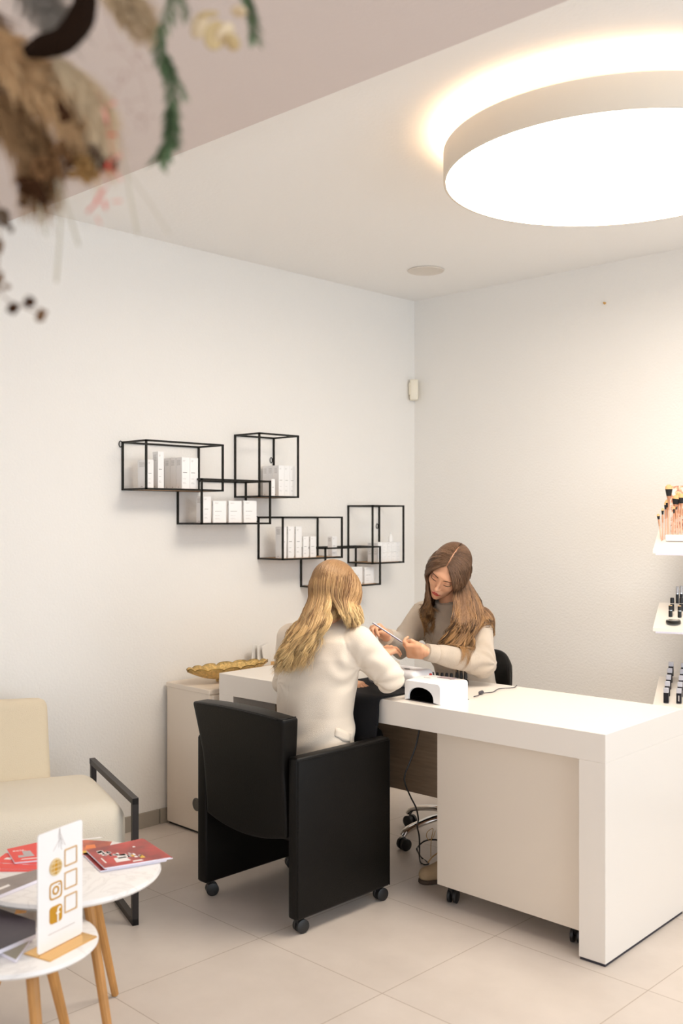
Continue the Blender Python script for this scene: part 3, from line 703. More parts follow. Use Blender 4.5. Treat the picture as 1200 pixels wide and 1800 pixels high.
# brochures and papers -------------------------------------------------
def quadslab(name, corners, z, th, m, label, cat, group=None, parent=None):
    c = np.array([p[:2] for p in corners]); o = c.mean(0); s = MB(); q = c - o
    s.add([(p[0], p[1], 0) for p in q] + [(p[0], p[1], th) for p in q], [(3, 2, 1, 0), (4, 5, 6, 7), (0, 1, 5, 4), (1, 2, 6, 5), (2, 3, 7, 6), (3, 0, 4, 7)])
    t = thing(name, label, cat, (o[0], o[1], z), 0, group); s.build('pages', mat('page_edges', '#efe9f2', .7), t)
    cv = MB().add([(p[0], p[1], th) for p in q] + [(p[0], p[1], th + .0006) for p in q], [(3, 2, 1, 0), (4, 5, 6, 7), (0, 1, 5, 4), (1, 2, 6, 5), (2, 3, 7, 6), (3, 0, 4, 7)]).build('cover', m, t)
    return t, q, th + .0006
def redcover(name, c1, c2):
    m = bpy.data.materials.new(name); m.use_nodes = True; nt = m.node_tree; b = nt.nodes['Principled BSDF']; L = nt.links.new; N = nt.nodes.new
    tc = N('ShaderNodeTexCoord'); n_ = N('ShaderNodeTexNoise'); n_.inputs['Scale'].default_value = 9; n_.inputs['Detail'].default_value = 3
    r = N('ShaderNodeValToRGB'); r.color_ramp.elements[0].position = .35; r.color_ramp.elements[1].position = .65; r.color_ramp.elements[0].color = lin(c1); r.color_ramp.elements[1].color = lin(c2)
    L(tc.outputs['Object'], n_.inputs['Vector']); L(n_.outputs['Fac'], r.inputs[0]); L(r.outputs[0], b.inputs['Base Color']); b.inputs['Roughness'].default_value = .3; return m
RC = redcover('brochure_red', '#7c201c', '#c8392e'); RF = mat('flyer_red', '#ea4a40', .45); RO = redcover('brochure_orange', '#8c2a1c', '#e0703e')
PALE = mat('print_white', '#f2ece8', .5); PGREY = mat('print_grey', '#bdb4b4', .5); PYEL = mat('print_yellow', '#e6b84a', .5)
T1Z = .4702
br = [atZ(184, 1531, .475), atZ(300, 1512, .475), atZ(250, 1479, .475), atZ(152, 1500, .475)]
def expo(t, q, z, items):                                   # flat prints on a cover: (a, b, w, h, rot, material)
    u = (q[1] - q[0]); v = (q[3] - q[0])
    for a, b_, w_, h_, m_, nm in items:
        cs = [q[0] + u * (a + da) + v * (b_ + db) for da, db in ((0, 0), (w_, 0), (w_ * .9, h_), (w_ * .1, h_))]
        MB().add([(p[0], p[1], z) for p in cs] + [(p[0], p[1], z + .0003) for p in cs], [(4, 5, 6, 7), (0, 1, 5, 4), (1, 2, 6, 5), (2, 3, 7, 6), (3, 0, 4, 7)]).build(nm, m_, t)
ti, q, z = quadslab('brochure', [p + np.array([-.012, -.006, 0]) for p in br], T1Z, .004, RC, 'lower one of the two dark red brochures fanned at the right of the taller table', 'brochure', 'red brochures on the taller coffee table')
ti, q, z = quadslab('brochure', [p + np.array([-.004 + .0, .010, 0]) @ np.eye(3) for p in br], T1Z + .0052, .003, RC, 'middle dark red brochure sticking out past the table rim under the picture one', 'brochure', 'red brochures on the taller coffee table')
ti, q, z = quadslab('brochure', br, T1Z + .0092, .004, RC, 'topmost dark red brochure with white bottles picture overhanging the table rim', 'brochure', 'red brochures on the taller coffee table')
rs = random.Random(4); it = []
for k in range(26):
    a = .10 + .5 * rs.random(); it.append((a, .90 - a * .85 - .22 * rs.random(), .03 + .03 * rs.random(), .06 + .08 * rs.random(), rs.choice([PALE, PALE, PGREY, PALE]), 'print_patch'))
it += [(.22, .16, .22, .22, PALE, 'print_patch'), (.30, .32, .18, .2, PALE, 'print_patch'), (.60, .18, .07, .14, PYEL, 'print_patch'), (.50, .32, .05, .09, PYEL, 'print_patch'), (.44, .06, .16, .06, PALE, 'print_patch'), (.07, .22, .025, .26, PALE, 'print_title'), (.66, .78, .04, .05, PALE, 'print_title')]
expo(ti, q, z, it)
br2 = [atZ(146, 1504, .475), atZ(186, 1498, .475), atZ(197, 1479, .475), atZ(120, 1474, .475)]
br2[0] = atZ(120, 1506, .475)
ti, q, z = quadslab('brochure', br2, T1Z, .004, RO, 'orange and red brochure lying behind the white sign at the back of the table', 'brochure', 'red brochures on the taller coffee table')
expo(ti, q, z, [(.2, .82, .75, .06, PALE, 'print_title'), (.45, .3, .3, .2, mat('print_orange', '#f08a4e', .5), 'print_patch'), (.35, .1, .15, .12, PYEL, 'print_patch')])
# red flyers at left, stacked
fl = [([(0, 1531), (80, 1531), (95, 1512), (-25, 1516)], 0, 'bottom red flyer of the pile at the left of the taller table'), ([(-14, 1526), (80, 1528), (92, 1508), (8, 1502)], .0012, 'middle red flyer of the pile at the left of the taller table'),
      ([(-12, 1516), (78, 1521), (84, 1500), (10, 1500)], .0024, 'third red flyer from the bottom of the pile at the left of the taller table')]
for cs, dz, lb in fl:
    ti, q, z = quadslab('flyer', [atZ(u, v, .473) for u, v in cs], T1Z + dz, .0006, RF, lb, 'flyer', 'red flyers on the taller coffee table')
    expo(ti, q, z, [(.12, .35, .14, .2, PALE, 'print_patch'), (.5, .3, .12, .16, PALE, 'print_patch')])
ti, q, z = quadslab('flyer', [atZ(26, 1515, .480), atZ(86, 1509, .480), atZ(76, 1478, .480), atZ(12, 1492, .480)], T1Z + .0040, .0045, RF, 'topmost red flyer with white heading and a pale box picture', 'flyer', 'red flyers on the taller coffee table')
expo(ti, q, z, [(.36, .30, .30, .42, PGREY, 'print_patch'), (.18, .28, .2, .16, PGREY, 'print_patch'), (.20, .12, .6, .05, PALE, 'print_line')])
u_ = q[1] - q[0]; an_ = math.atan2(u_[1], u_[0]); c_ = q[3] * .80 + q[0] * .20 + u_ * .33
text('print_title', 'acia.', .022, PALE, ti, (c_[0], c_[1], z + .0002), (0, 0, an_))
# grey magazine leaning over both and dark folders on the lower table
MGZ = mat('magazine_grey', '#8d807a', .35, vary=.2, vscale=12)
ti, q, z = quadslab('magazine', [atZ(-30, 1585, .48), atZ(66, 1546, .48), atZ(70, 1527, .48), atZ(-40, 1556, .48)], T1Z + .0005, .009, MGZ, 'grey magazine at the near edge of the taller marble table', 'magazine')
expo(ti, q, z, [(.30, .25, .22, .12, PALE, 'print_title')])
ti, q, z = quadslab('folder', [atZ(-10, 1672, .419), atZ(28, 1690, .419), atZ(64, 1640, .419), atZ(-10, 1615, .419)], .4153, .008, mat('folder_olive', '#a39a86', .5), 'pale olive book at the bottom under the dark folder on the lower table', 'book')
ti, q, z = quadslab('folder', [atZ(-40, 1690, .43), atZ(63, 1645, .43), atZ(62, 1622, .43), atZ(-60, 1580, .43)], .4243, .010, mat('folder_plum', '#3d343d', .4), 'dark plum folder lying on the lower marble table', 'folder')

# sign ---------------------------------------------------------------
a0 = atZ(66, 1680, .419); a1 = atZ(144, 1640, .419); a0[2] = a1[2] = 0; Ls = np.linalg.norm(a1 - a0); ang = math.atan2(*(a1 - a0)[[1, 0]])
t = thing('table_sign', 'upright white acrylic sign with gold social icons in a gold foot', 'sign', (a0[0], a0[1], .4152), ang)
ACR = mat('white_acrylic', '#f6f4f3', .2, coat=.2)
hS = .283
def rpoly(w_, h_, r, th, z0=0, nseg=6):
    P = []
    for cx_, cz_, s0 in ((w_ - r, h_ - r, 0), (r, h_ - r, PI / 2), (r, r, PI), (w_ - r, r, 1.5 * PI)):
        for k in range(nseg + 1): a = s0 + PI / 2 * k / nseg; P.append((cx_ + r * math.cos(a), cz_ + r * math.sin(a)))
    n_ = len(P); m = MB(); m.add([(x, -th / 2, z + z0) for x, z in P] + [(x, th / 2, z + z0) for x, z in P], [tuple(range(n_)), tuple(range(2 * n_ - 1, n_ - 1, -1))] + [(i, (i + 1) % n_, (i + 1) % n_ + n_, i + n_) for i in range(n_)])
    return m
rpoly(Ls, hS, .008, .003, .004).build('sign_panel', ACR, t)
GM = mat('gold_mirror', '#efc07a', .22, metal=1); GF = mat('gold_foil', '#d9a63a', .35, metal=.8)
MB().add([(-.004, -.044, 0), (Ls + .006, -.044, 0), (Ls + .006, .040, 0), (-.004, .040, 0), (-.004, -.044, .003), (Ls + .006, -.044, .003), (Ls + .006, .040, .003), (-.004, .040, .003)], [(3, 2, 1, 0), (4, 5, 6, 7), (0, 1, 5, 4), (1, 2, 6, 5), (2, 3, 7, 6), (3, 0, 4, 7)]).build('sign_foot', GM, t, label='polished gold foot plate')
yF = -.0016                                                   # the face looking at the reader
def onface(mb, nm, m_, **k): return mb.build(nm, m_, t, **k)
def ring(cx_, cz_, ro, ri, th=.0012, n_=40, sq=0):
    m = MB(); V = []
    for k in range(n_):
        a = 2 * PI * k / n_; c, s = math.cos(a), math.sin(a)
        kk = 1 if not sq else 1 / (abs(c) ** sq + abs(s) ** sq) ** (1 / sq)
        for r_, y_ in ((ro, yF), (ro, yF - th), (ri, yF - th), (ri, yF)): V.append((cx_ + r_ * kk * c, y_, cz_ + r_ * kk * s))
    F = [(k * 4 + j, ((k + 1) % n_) * 4 + j, ((k + 1) % n_) * 4 + (j + 1) % 4, k * 4 + (j + 1) % 4) for k in range(n_) for j in range(4)]
    return m.add(V, F)
cxi = Ls * .385; cxq = Ls * .725; hs = .0205
zc = [.196, .140, .083]
disc = MB().tube([(cxi, yF, zc[0]), (cxi, yF - .0012, zc[0])], hs, 40).build('globe_icon', GF, t)
gr = ring(cxi, zc[0], hs * .98, hs * .88, .002)
for s_ in (.35, .7): 
    gr.tube([(cxi + hs * s_ * math.cos(a), yF - .0015, zc[0] + hs * .9 * math.sin(a)) for a in np.linspace(0, 2 * PI, 33)], .0009, 5)
for dz in (-.5, 0, .5): gr.tube([(cxi - hs * .85 * math.sqrt(1 - dz * dz), yF - .0015, zc[0] + hs * dz), (cxi + hs * .85 * math.sqrt(1 - dz * dz), yF - .0015, zc[0] + hs * dz)], .0009, 5)
onface(gr, 'globe_lines', mat('pale_gold', '#e9d6a8', .4), smooth=False)
onface(ring(cxi, zc[1], hs, hs * .84, sq=5), 'camera_outline', GF); onface(ring(cxi, zc[1], hs * .52, hs * .32), 'camera_ring', GF)
onface(MB().tube([(cxi + hs * .55, yF, zc[1] + hs * .55), (cxi + hs * .55, yF - .0012, zc[1] + hs * .55)], .0018, 12), 'camera_dot', GF)
g = onface(rpoly(hs * 2, hs * 2, .009, .0014), 'letter_tile', GF); g.location = (cxi - hs, yF - .0006, zc[2] - hs)
text('letter', 'f', .052, mat('ivory_print', '#fbf6ea', .4), t, (cxi + .006, yF - .0018, zc[2] - .004), (PI / 2, 0, 0), .0003)
for z_ in zc:
    o = onface(ring(cxq, z_ + .012, .0215, .0180, sq=30, n_=80), 'square_border', mat('gold_border', '#d8b27c', .4, metal=.3))
gl = MB()                                                    # fine line logo at the top and the small caption lines
for pts in ([(.44, .262), (.475, .292 - .008), (.50, .245), (.52, .232)], [(.33, .236), (.42, .250), (.49, .262), (.54, .243)], [(.475, .288), (.47, .26), (.45, .24)], [(.50, .27), (.56, .25), (.60, .240)]):
    gl.tube(catmull([(Ls * a, yF - .0002, b_) for a, b_ in pts], 16), .00045, 4)
onface(gl, 'logo_line_drawing', mat('greige_print', '#b9aaa0', .6), smooth=False)
onface(MB().box((Ls * .22, yF - .0003, .0395), (Ls * .82, yF + .0002, .0407)), 'caption_line', mat('greige_print', '#b9aaa0', .6))

# ================================================================== DISPLAY SHELVES on the right
# a slanted three tier display standing by the back wall
dr = math.radians(20.0)
ex = np.array([math.cos(dr), math.sin(dr), 0.]); 
fdir = .914 * FW + .405 * RT                                  # towards the back of the boards
ex = np.array([fdir[1], -fdir[0], 0]); ang_d = math.atan2(ex[1], ex[0])
Od = atD(1147, 967, 4.45)                                     # front left corner of the top board
BW, BD, RISE = .60, .25, .095
t = thing('display_stand', 'white three tier makeup display with slanted shelves against the back wall', 'display stand', (Od[0], Od[1], 0), ang_d)
lev = [1.45 - (v - 911) / FP * 4.45 for v in (967, 1104, 1240.5)]
for z in lev:
    m = MB().add([(0, 0, z - .014), (BW, 0, z - .014), (BW, BD, z - .014 + RISE), (0, BD, z - .014 + RISE), (0, 0, z), (BW, 0, z), (BW, BD, z + RISE), (0, BD, z + RISE)], [(3, 2, 1, 0), (4, 5, 6, 7), (0, 1, 5, 4), (1, 2, 6, 5), (2, 3, 7, 6), (3, 0, 4, 7)])
    s_ = m.build('shelf_board', WHITE, t)
    MB().box((.012, -.001, z - .022), (BW, .010, z - .014)).build('front_lip', mat('lilac_edge', '#d4d0dc', .4), s_)
MB().box((.25, BD - .02, 0), (BW + .2, BD + .04, 1.62), .002, 1).build('back_column', WHITE2, t)
MB().box((.15, -.02, 0), (BW + .2, BD + .02, .03), .002, 1).build('foot', WHITE2, t)
Md = Matrix.Translation((Od[0], Od[1], 0)) @ Matrix.Rotation(ang_d, 4, 'Z'); tilt = math.atan2(RISE, BD)
def onshelf(l, a, b_): p = Md @ Vector((a, b_, lev[l] + RISE * b_ / BD)); return p
def sh(u, v, l):                                              # where a sightline meets a slanted board
    r = ray(u, v); o = Md.inverted() @ Vector(EYE); d = (Md.inverted().to_3x3()) @ Vector(r); s = RISE / BD
    k = (lev[l] + s * o.y - o.z) / (d.z - s * d.y); p = o + k * d; return p.x, p.y
# brushes
def brush(a, b_, l, h, r, hm, cap_m, tipm, label, lean=0, fan=1.0):
    p = onshelf(0, a, b_); t = thing('makeup_brush', label, 'makeup brush', p, ang_d, 'makeup brushes on the top display shelf'); t.rotation_euler = (0, lean, ang_d)
    MB().lathe([(.0015, 0), (.003, .01), (.0035, h * .55), (.0028, h * .6)], n=10).build('handle', hm, t, True)
    MB().lathe([(.0038, h * .55), (.0045, h * .72), (r * .75, h * .8)], n=12).build('ferrule', ROSE, t, True)
    MB().lathe([(r * .75, h * .8), (r * 1.15 * fan, h * .92), (r * fan, h * .92)], n=14).build('bristles', cap_m, t, True)
    MB().lathe([(r * 1.15 * fan, h * .92), (r * 1.1 * fan, h * .97), (r * .5, h), (0, h * 1.005)], n=14).build('bristle_tip', tipm, t, True)
BRB = mat('bristle_black', '#1c1a1b', .8); BRT = mat('bristle_tan', '#e8b77e', .8); ACRW = mat('rose_handle', '#e9b69b', .35)
bl = [(1163, 903, .05, .006, 'small dark angled brush leftmost on the display'), (1165, 893, .075, .005, 'thin rose brush second from the left'), (1170, 882, .085, .005, 'thin dark tipped rose brush next to the fan brushes'), (1176, 852, .12, .014, 'large fan shaped brush with tan tip, highest at the left'),
      (1180, 870, .11, .016, 'large dark tapered brush tilted right under the highest one'), (1174, 878, .10, .009, 'medium flat brush with tan tip in front of the dark tapered one'), (1185, 890, .07, .004, 'small thin eye brush in the middle of the front row'), (1189, 882, .08, .005, 'rose handled eye brush right of the small thin one'),
      (1193, 865, .10, .009, 'tan tipped brush near the right frame edge'), (1198, 868, .105, .011, 'black and tan brush at the right frame edge')]
for k, (u, v, h, r, lb) in enumerate(bl):
    a, b_ = (u - 1147) / FP * 4.5 + (.0), .10 + .008 * (k % 3)
    p = np.array(onshelf(0, a, b_)); d = (p - EYE) @ FW; ztop = EYE[2] - (v - 911) / FP * d; hh = max(.05, ztop - p[2])
    aa = ((u - 600) / FP * d - ((p - EYE) @ RT)); a += aa / (ex @ RT)
    brush(a, b_, 0, hh, r, ACRW, BRB, BRT, lb + ', top display shelf', (.12 if k in (0, 4) else 0) * (-1 if k == 0 else 1), 1.0)
# holder block for the brushes
tag(MB().box((0, -.02, 0), (.40, .05, .028), .003, 2).build('brush_holder', mat('clear_white_acrylic', '#fbfafa', .15), None), 'white acrylic brush holder on the top display shelf', 'brush holder')
o = bpy.data.objects['brush_holder']; p = onshelf(0, .045, .105); o.location = p; o.rotation_euler = (0, 0, ang_d)
# picture card behind
def blossom():
    m = bpy.data.materials.new('blossom_print'); m.use_nodes = True; nt = m.node_tree; b = nt.nodes['Principled BSDF']; L = nt.links.new; N = nt.nodes.new
    tc = N('ShaderNodeTexCoord'); n_ = N('ShaderNodeTexNoise'); n_.inputs['Scale'].default_value = 45; n_.inputs['Detail'].default_value = 5; n_.inputs['Distortion'].default_value = 1
    r = N('ShaderNodeValToRGB'); r.color_ramp.elements[0].position = .38; r.color_ramp.elements[1].position = .56; r.color_ramp.elements[0].color = lin('#c07a66'); r.color_ramp.elements[1].color = lin('#f8e9dc')
    e = r.color_ramp.elements.new(.46); e.color = lin('#eebb94')
    L(tc.outputs['Object'], n_.inputs['Vector']); L(n_.outputs['Fac'], r.inputs[0]); L(r.outputs[0], b.inputs['Base Color']); return m
o = MB().box((0, -.003, 0), (.19, .003, .215), .001, 1).build('picture_card', blossom(), None, label='peach blossom patterned card standing behind the makeup brushes', cat='picture card')
o.location = Md @ Vector((.056, .205, lev[0] + RISE * .205 / BD)); o.rotation_euler = (0, 0, ang_d)
pq = np.array(o.location); dq = (pq - EYE) @ FW
# middle shelf
def lipst(u, v, l, h, r, m1, m2, label, name='lipstick', cat='lipstick', grp='cosmetics on the middle display shelf', ring_=True):
    a, b_ = sh(u, v, l); p = onshelf(l, a, b_); t = thing(name, label, cat, p, ang_d, grp)
    MB().lathe([(r, 0), (r, h * .55)], n=16).build('tube_base', BLKPL, t, True)
    if ring_: MB().lathe([(r * 1.02, h * .55), (r * 1.02, h * .62)], n=16).build('metal_ring', CHROME, t, True)
    MB().lathe([(r, h * .62), (r * .98, h)], n=16).build('cap', m1, t, True)
    MB().lathe([(r * .9, h), (r * .8, h + .003)], n=16).build('cap_end', m2, t, True)
TAN_ = mat('foundation_tan', '#e3bb86', .5)
lipst(1178, 1084, 1, .050, .0085, BLKPL, TAN_, 'short black stick with tan end, left one on the middle display shelf')
lipst(1194, 1085, 1, .050, .0085, BLKPL, TAN_, 'short black stick with tan end, right one on the middle display shelf')
lipst(1181, 1074, 1, .058, .009, BLKPL, BLKPL, 'taller plain black stick behind the left tan ended one', ring_=False)
lipst(1197, 1074, 1, .058, .009, BLKPL, BLKPL, 'taller plain black stick behind the right tan ended one', ring_=False)
CLR = mat('clear_cap', '#e9e9ee', .1, trans=.6)
lipst(1190, 1060, 1, .075, .007, CLR, CLR, 'black tube with long clear cap at the left of the back row, middle display shelf', 'lip_gloss', 'lip gloss')
lipst(1197, 1060, 1, .078, .007, CLR, CLR, 'black tube with long clear cap at the right of the back row, middle display shelf', 'lip_gloss', 'lip gloss')
a, b_ = sh(1183, 1096, 1); t = thing('powder_compact', 'round black powder compact at the front of the middle display shelf', 'compact', onshelf(1, a, b_) + Vector((0, 0, .001)))
MB().lathe([(.030, 0), (.032, .003), (.032, .011), (.030, .013)], n=40).build('compact_base', BLKPL, t, True); MB().lathe([(.0305, .013), (.0305, .0145), (.028, .0165)], n=40).build('clear_lid', mat('smoky_lid', '#8d8983', .12), t, True)
# lower shelf: rows of testers
NAVY = mat('navy_black', '#1a1820', .35); SILV = mat('pale_silver', '#d9d8e0', .25, metal=.3)
proto = None
for col, (ub, vb, ut, vt_) in enumerate([(1170.5, 1235, 1179, 1188), (1193, 1236, 1201, 1190)]):
    for k in range(5):
        s_ = k / 4; a, b_ = sh(ub + (ut - ub) * s_, vb + (vt_ - vb) * s_, 2); p = onshelf(2, a, b_)
        lb = 'black silver capped lipstick tester, %s from front, %s row, lowest display shelf' % (ord_[k], ('left', 'right')[col])
        if proto is None:
            t = proto = thing('lipstick_tester', lb, 'lipstick', p, ang_d, 'lipstick testers on the lowest display shelf')
            MB().box((-.011, -.010, 0), (.011, .010, .045), .0012, 2).build('tube_base', NAVY, t); MB().box((-.0108, -.0098, .045), (.0108, .0098, .066), .0012, 2).build('cap', SILV, t)
        else: dup(proto, p, ang_d, lb)
a, b_ = sh(1193, 1236, 2); p = onshelf(2, a, b_)
for o in bpy.data.objects:
    if o.name.startswith('lipstick_tester') and 'first from front, right' in o.get('label', ''):
        MB().tube([(.003 * math.sin(z * 1400), -.0103, z) for z in np.linspace(.010, .035, 26)], .0007, 4).build('brand_lettering', PALE, o, label='pale vertical lettering')
#PEOPLE
# ================================================================== PEOPLE
def V3(r_, u_, b_): v = r_ * RT + u_ * UP - b_ * FW; return v / np.linalg.norm(v)
def frame(fwd, up):
    y = fwd / np.linalg.norm(fwd); z = up - (up @ y) * y; z /= np.linalg.norm(z); x = np.cross(z, y); return np.stack([-np.cross(y, z) * -1 if False else np.cross(z, y) * -1 * -1, y, z], 1)
def local(f, c, M, s=1.0):
    c = np.array(c, float); return lambda p: f((p - c) @ M / s) * s
def head_sdf(neck=True):
    L_ = [ell((0, -.015, .032), (.073, .092, .083)), (ell((0, .028, -.030), (.055, .059, .078)), .03), (ell((0, .042, -.078), (.038, .038, .032)), .03),
          (ell((0, .077, -.099), (.015, .012, .013)), .022), (ell((.033, .058, -.026), (.022, .020, .024)), .02), (ell((-.033, .058, -.026), (.022, .020, .024)), .02),
          (ell((0, .074, .028), (.044, .012, .011)), .02)]
    base = union(L_)
    soc = union([ell((.031, .098, .005), (.016, .016, .011)), (ell((-.031, .098, .005), (.016, .016, .011)), 0)])
    add = [(ell((.031, .0715, .003), (.0145, .0135, .0115)), .003), (ell((-.031, .0715, .003), (.0145, .0135, .0115)), .003),
           (cap((0, .084, .014), (0, .1005, -.028), .0055, .0075), .010), (ell((0, .1035, -.032), (.0095, .0085, .0075)), .008), (ell((.0105, .094, -.035), (.006, .008, .0055)), .006), (ell((-.0105, .094, -.035), (.006, .008, .0055)), .006),
           (ell((0, .083, -.063), (.024, .013, .015)), .014), (ell((0, .0945, -.0585), (.019, .0048, .0042)), .004), (ell((0, .0930, -.0675), (.0155, .0052, .0050)), .004),
           (ell((.075, -.008, -.006), (.008, .017, .030)), .006), (ell((-.075, -.008, -.006), (.008, .017, .030)), .006)]
    def f(p):
        d = smax(base(p), -soc(p), .012)
        for g, k in add: d = smin(d, g(p), k)
        d = smax(d, -ell((0, .101, -.0630), (.022, .0040, .0007))(p), .001)
        if neck: d = smin(d, cap((0, -.015, -.05), (0, -.022, -.095), .049, .046)(p), .03)
        return d
    return f
def hand_sdf(curl, thumb, spread=(.10, .03, -.04, -.12)):
    ln = (.066, .074, .068, .052); bx = (.027, .009, -.009, -.026); by = (.086, .091, .087, .078)
    def palm(p):
        q = np.abs(p - np.array([0, .048, 0])) - np.array([.026 , .032, .002]); return np.linalg.norm(np.maximum(q, 0), axis=1) + np.minimum(q.max(1), 0) - .011
    its = [palm, (cap((.0, -.010, 0), (0, .03, 0), .0215, .021), .018), (cap((.016, .012, -.006), (.030, .040, -.010), .013, .012), .012)]
    for i in range(4):
        P = np.array([bx[i], by[i] - .008, 0.]); th = 0; rr = (.0086, .0076, .0068, .0058)
        if i == 3: rr = tuple(x * .88 for x in rr)
        for j, fr in enumerate((.46, .30, .24)):
            th += math.radians(curl[i][j]); d = np.array([math.sin(spread[i]), math.cos(th), -math.sin(th)]); Qn = P + d / np.linalg.norm(d) * ln[i] * fr * (1.12 if j == 0 else 1)
            its.append((cap(P, Qn, rr[j], rr[j + 1]), .004 if j == 0 else .001)); P = Qn
    its += [(cap(thumb[0], thumb[1], .0105, .0092), .006), (cap(thumb[1], thumb[2], .0092, .0068), .002)]
    return union(its)
def body(parent, lo, hi, coarse, fine, m):
    """one skin mesh: fine pieces (face, hands) and the coarse rest"""
    Vs, Qs, n = [], [], 0
    for f, a, b, h, it in [(coarse, lo, hi, .009, 2)] + fine:
        V, Q = nets(f, a, b, h); V = relax(V, Q, it, .4); Vs.append(V); Qs.append(Q + n); n += len(V)
    return link('body', npmesh('body', np.vstack(Vs), np.vstack(Qs)), m, parent)
def bb_of(pts, pad): P = np.array(pts); return P.min(0) - pad, P.max(0) + pad
def grad(f, p, e=.002):
    return np.stack([(f(p + np.eye(3)[i] * e) - f(p - np.eye(3)[i] * e)) / (2 * e) for i in range(3)], 1)
def smooth_fold(p, seed, amp=.003):
    r_ = np.random.default_rng(seed); d = 0
    for k in range(5):
        w_ = r_.normal(size=3) * (14 + 7 * k); d = d + np.sin(p @ w_ + r_.uniform(0, 6) + 1.2 * np.sin(p @ (r_.normal(size=3) * 9))) / (1.3 + k * .5)
    return amp * d / 2
def radial_fold(p, c, axis, amp, n_, r0, r1, ph=0):
    """creases that fan out from a point"""
    q = p - c; a = axis / np.linalg.norm(axis); u_ = np.cross(a, (0, 0, 1.)); u_ /= np.linalg.norm(u_); v_ = np.cross(a, u_); r_ = np.linalg.norm(q, axis=1); an_ = np.arctan2(q @ v_, q @ u_)
    s = np.sin(n_ * an_ + ph + 1.5 * np.sin(r_ * 40)); return amp * (s - .2) * np.exp(-((r_ - r0) / r1) ** 2)
def strands(name, parent, m, c, M, rad, guides, part, n, wave, coll, seed, front=50, back=118, rthick=.0012, nseg=34, clumps=90, scalp_keep=None, jit=.010, part_x=0.0, darkp=.5, curl_end=0.0):
    r_ = np.random.default_rng(seed); ph = sorted(guides); G = np.array([guides[k][1:] for k in ph], float); phs = np.array(ph, float); rad = np.array(rad)
    # spread strands evenly over the list of guides
    wts = np.diff(phs) ; cum = np.concatenate([[0], np.cumsum(np.minimum(wts, 60))]); x = r_.uniform(0, cum[-1], n); seg = np.searchsorted(cum, x, 'right') - 1; seg = np.clip(seg, 0, len(wts) - 1)
    f = (x - cum[seg]) / (cum[seg + 1] - cum[seg]); f = np.clip(f, 0, 1)
    gap = np.zeros(n, bool)
    PHI = phs[seg] * (1 - f) + phs[seg + 1] * f; GP = G[seg] * (1 - f)[:, None, None] + G[seg + 1] * f[:, None, None]
    a = np.radians(PHI)
    side = np.stack([np.sin(a), np.cos(a), -.42 + 0 * a], 1); side /= np.linalg.norm(side, axis=1)[:, None]
    fr = np.abs(((PHI + 180) % 360) - 180) / 180.0
    al = np.radians(front + (back - front) * np.clip((fr - .25) / .75, 0, 1) + r_.uniform(-7, 7, n) * (fr > .3))
    sgn = np.sign(np.sin(a)); px = part_x + sgn * .012
    pd = np.stack([px, np.cos(al), np.sin(al)], 1); pd /= np.linalg.norm(pd, axis=1)[:, None]
    rho = r_.uniform(0, 1, n) ** 1.5; t0 = rho * .35
    om = np.arccos(np.clip((pd * side).sum(1), -1, 1)); K = 7; pts = []
    cl = (np.searchsorted(np.sort(r_.uniform(cum[0], cum[-1], clumps)), x) + 1000 * (rho > .5)).astype(int)
    rc = np.random.default_rng(seed + 1); tabl = rc.normal(size=(4000, 8)); T = tabl[cl % 4000]
    lift = .004 + .012 * (1 - rho) + .002 * r_.normal(size=n)
    for k in range(K):
        t = t0 + (1 - t0) * k / (K - 1); d = (np.sin((1 - t) * om)[:, None] * pd + np.sin(t * om)[:, None] * side) / np.sin(om)[:, None]
        q = d * (rad + (lift * np.minimum(1, (t - t0) * 4 - .1))[:, None]); pts.append(np.array(c) + q @ M.T)
    off = r_.normal(size=(n, 3)) * jit * .55 + T[:, :3] * jit * 1.5; cut = 1 - .30 * np.abs(T[:, 7]) * .45 - .16 * r_.uniform(0, 1, n) ** 2
    for g in range(GP.shape[1]):
        s = (g + 1) / GP.shape[1]; pts.append(GP[:, g] + off * (.12 + .88 * (g / max(1, GP.shape[1] - 1))))
    P = np.stack(pts, 1); k = P.shape[1]
    Q = np.concatenate([2 * P[:, :1] - P[:, 1:2], P, 2 * P[:, -1:] - P[:, -2:-1]], 1); out = []
    for t in np.concatenate([np.linspace(0, K - 1, 10)[:-1], np.linspace(K - 1, k - 1, nseg - 9)]):
        i = min(int(t), k - 2); u_ = t - i; A, B, Cc, D_ = Q[:, i], Q[:, i + 1], Q[:, i + 2], Q[:, i + 3]
        out.append(.5 * (2 * B + (Cc - A) * u_ + (2 * A - 5 * B + 4 * Cc - D_) * u_ ** 2 + (3 * B - A - 3 * Cc + D_) * u_ ** 3))
    P = np.stack(out, 1); L_ = P.shape[1]; tt = np.linspace(0, 1, L_)
    Pn = np.empty_like(P)                                          # locks of uneven length
    for q_ in range(L_):
        sx = np.clip(q_ * np.where(tt[q_] > .0, cut + (1 - cut) * (1 - tt[q_]) ** .5 * 0, 1), 0, L_ - 1.001); i_ = sx.astype(int); ff = (sx - i_)[:, None]; Pn[:, q_] = P[np.arange(n), i_] * (1 - ff) + P[np.arange(n), i_ + 1] * ff
    P = Pn
    arc = np.concatenate([np.zeros((n, 1)), np.cumsum(np.linalg.norm(np.diff(P, axis=1), axis=2), 1)], 1)
    amp = wave[0] * np.clip((tt - .34) / .55, 0, 1.1) ** 1.2
    p1 = (T[:, 3] * .45 + 2.2 * np.sin(a * 1.5))[:, None] + arc * 2 * PI / wave[1] * (1 + .06 * T[:, 4:5]); 
    P += (amp * np.sin(p1))[..., None] * RT * (.9 + .2 * T[:, 5])[:, None, None] + (amp * np.cos(p1) * .8)[..., None] * FW
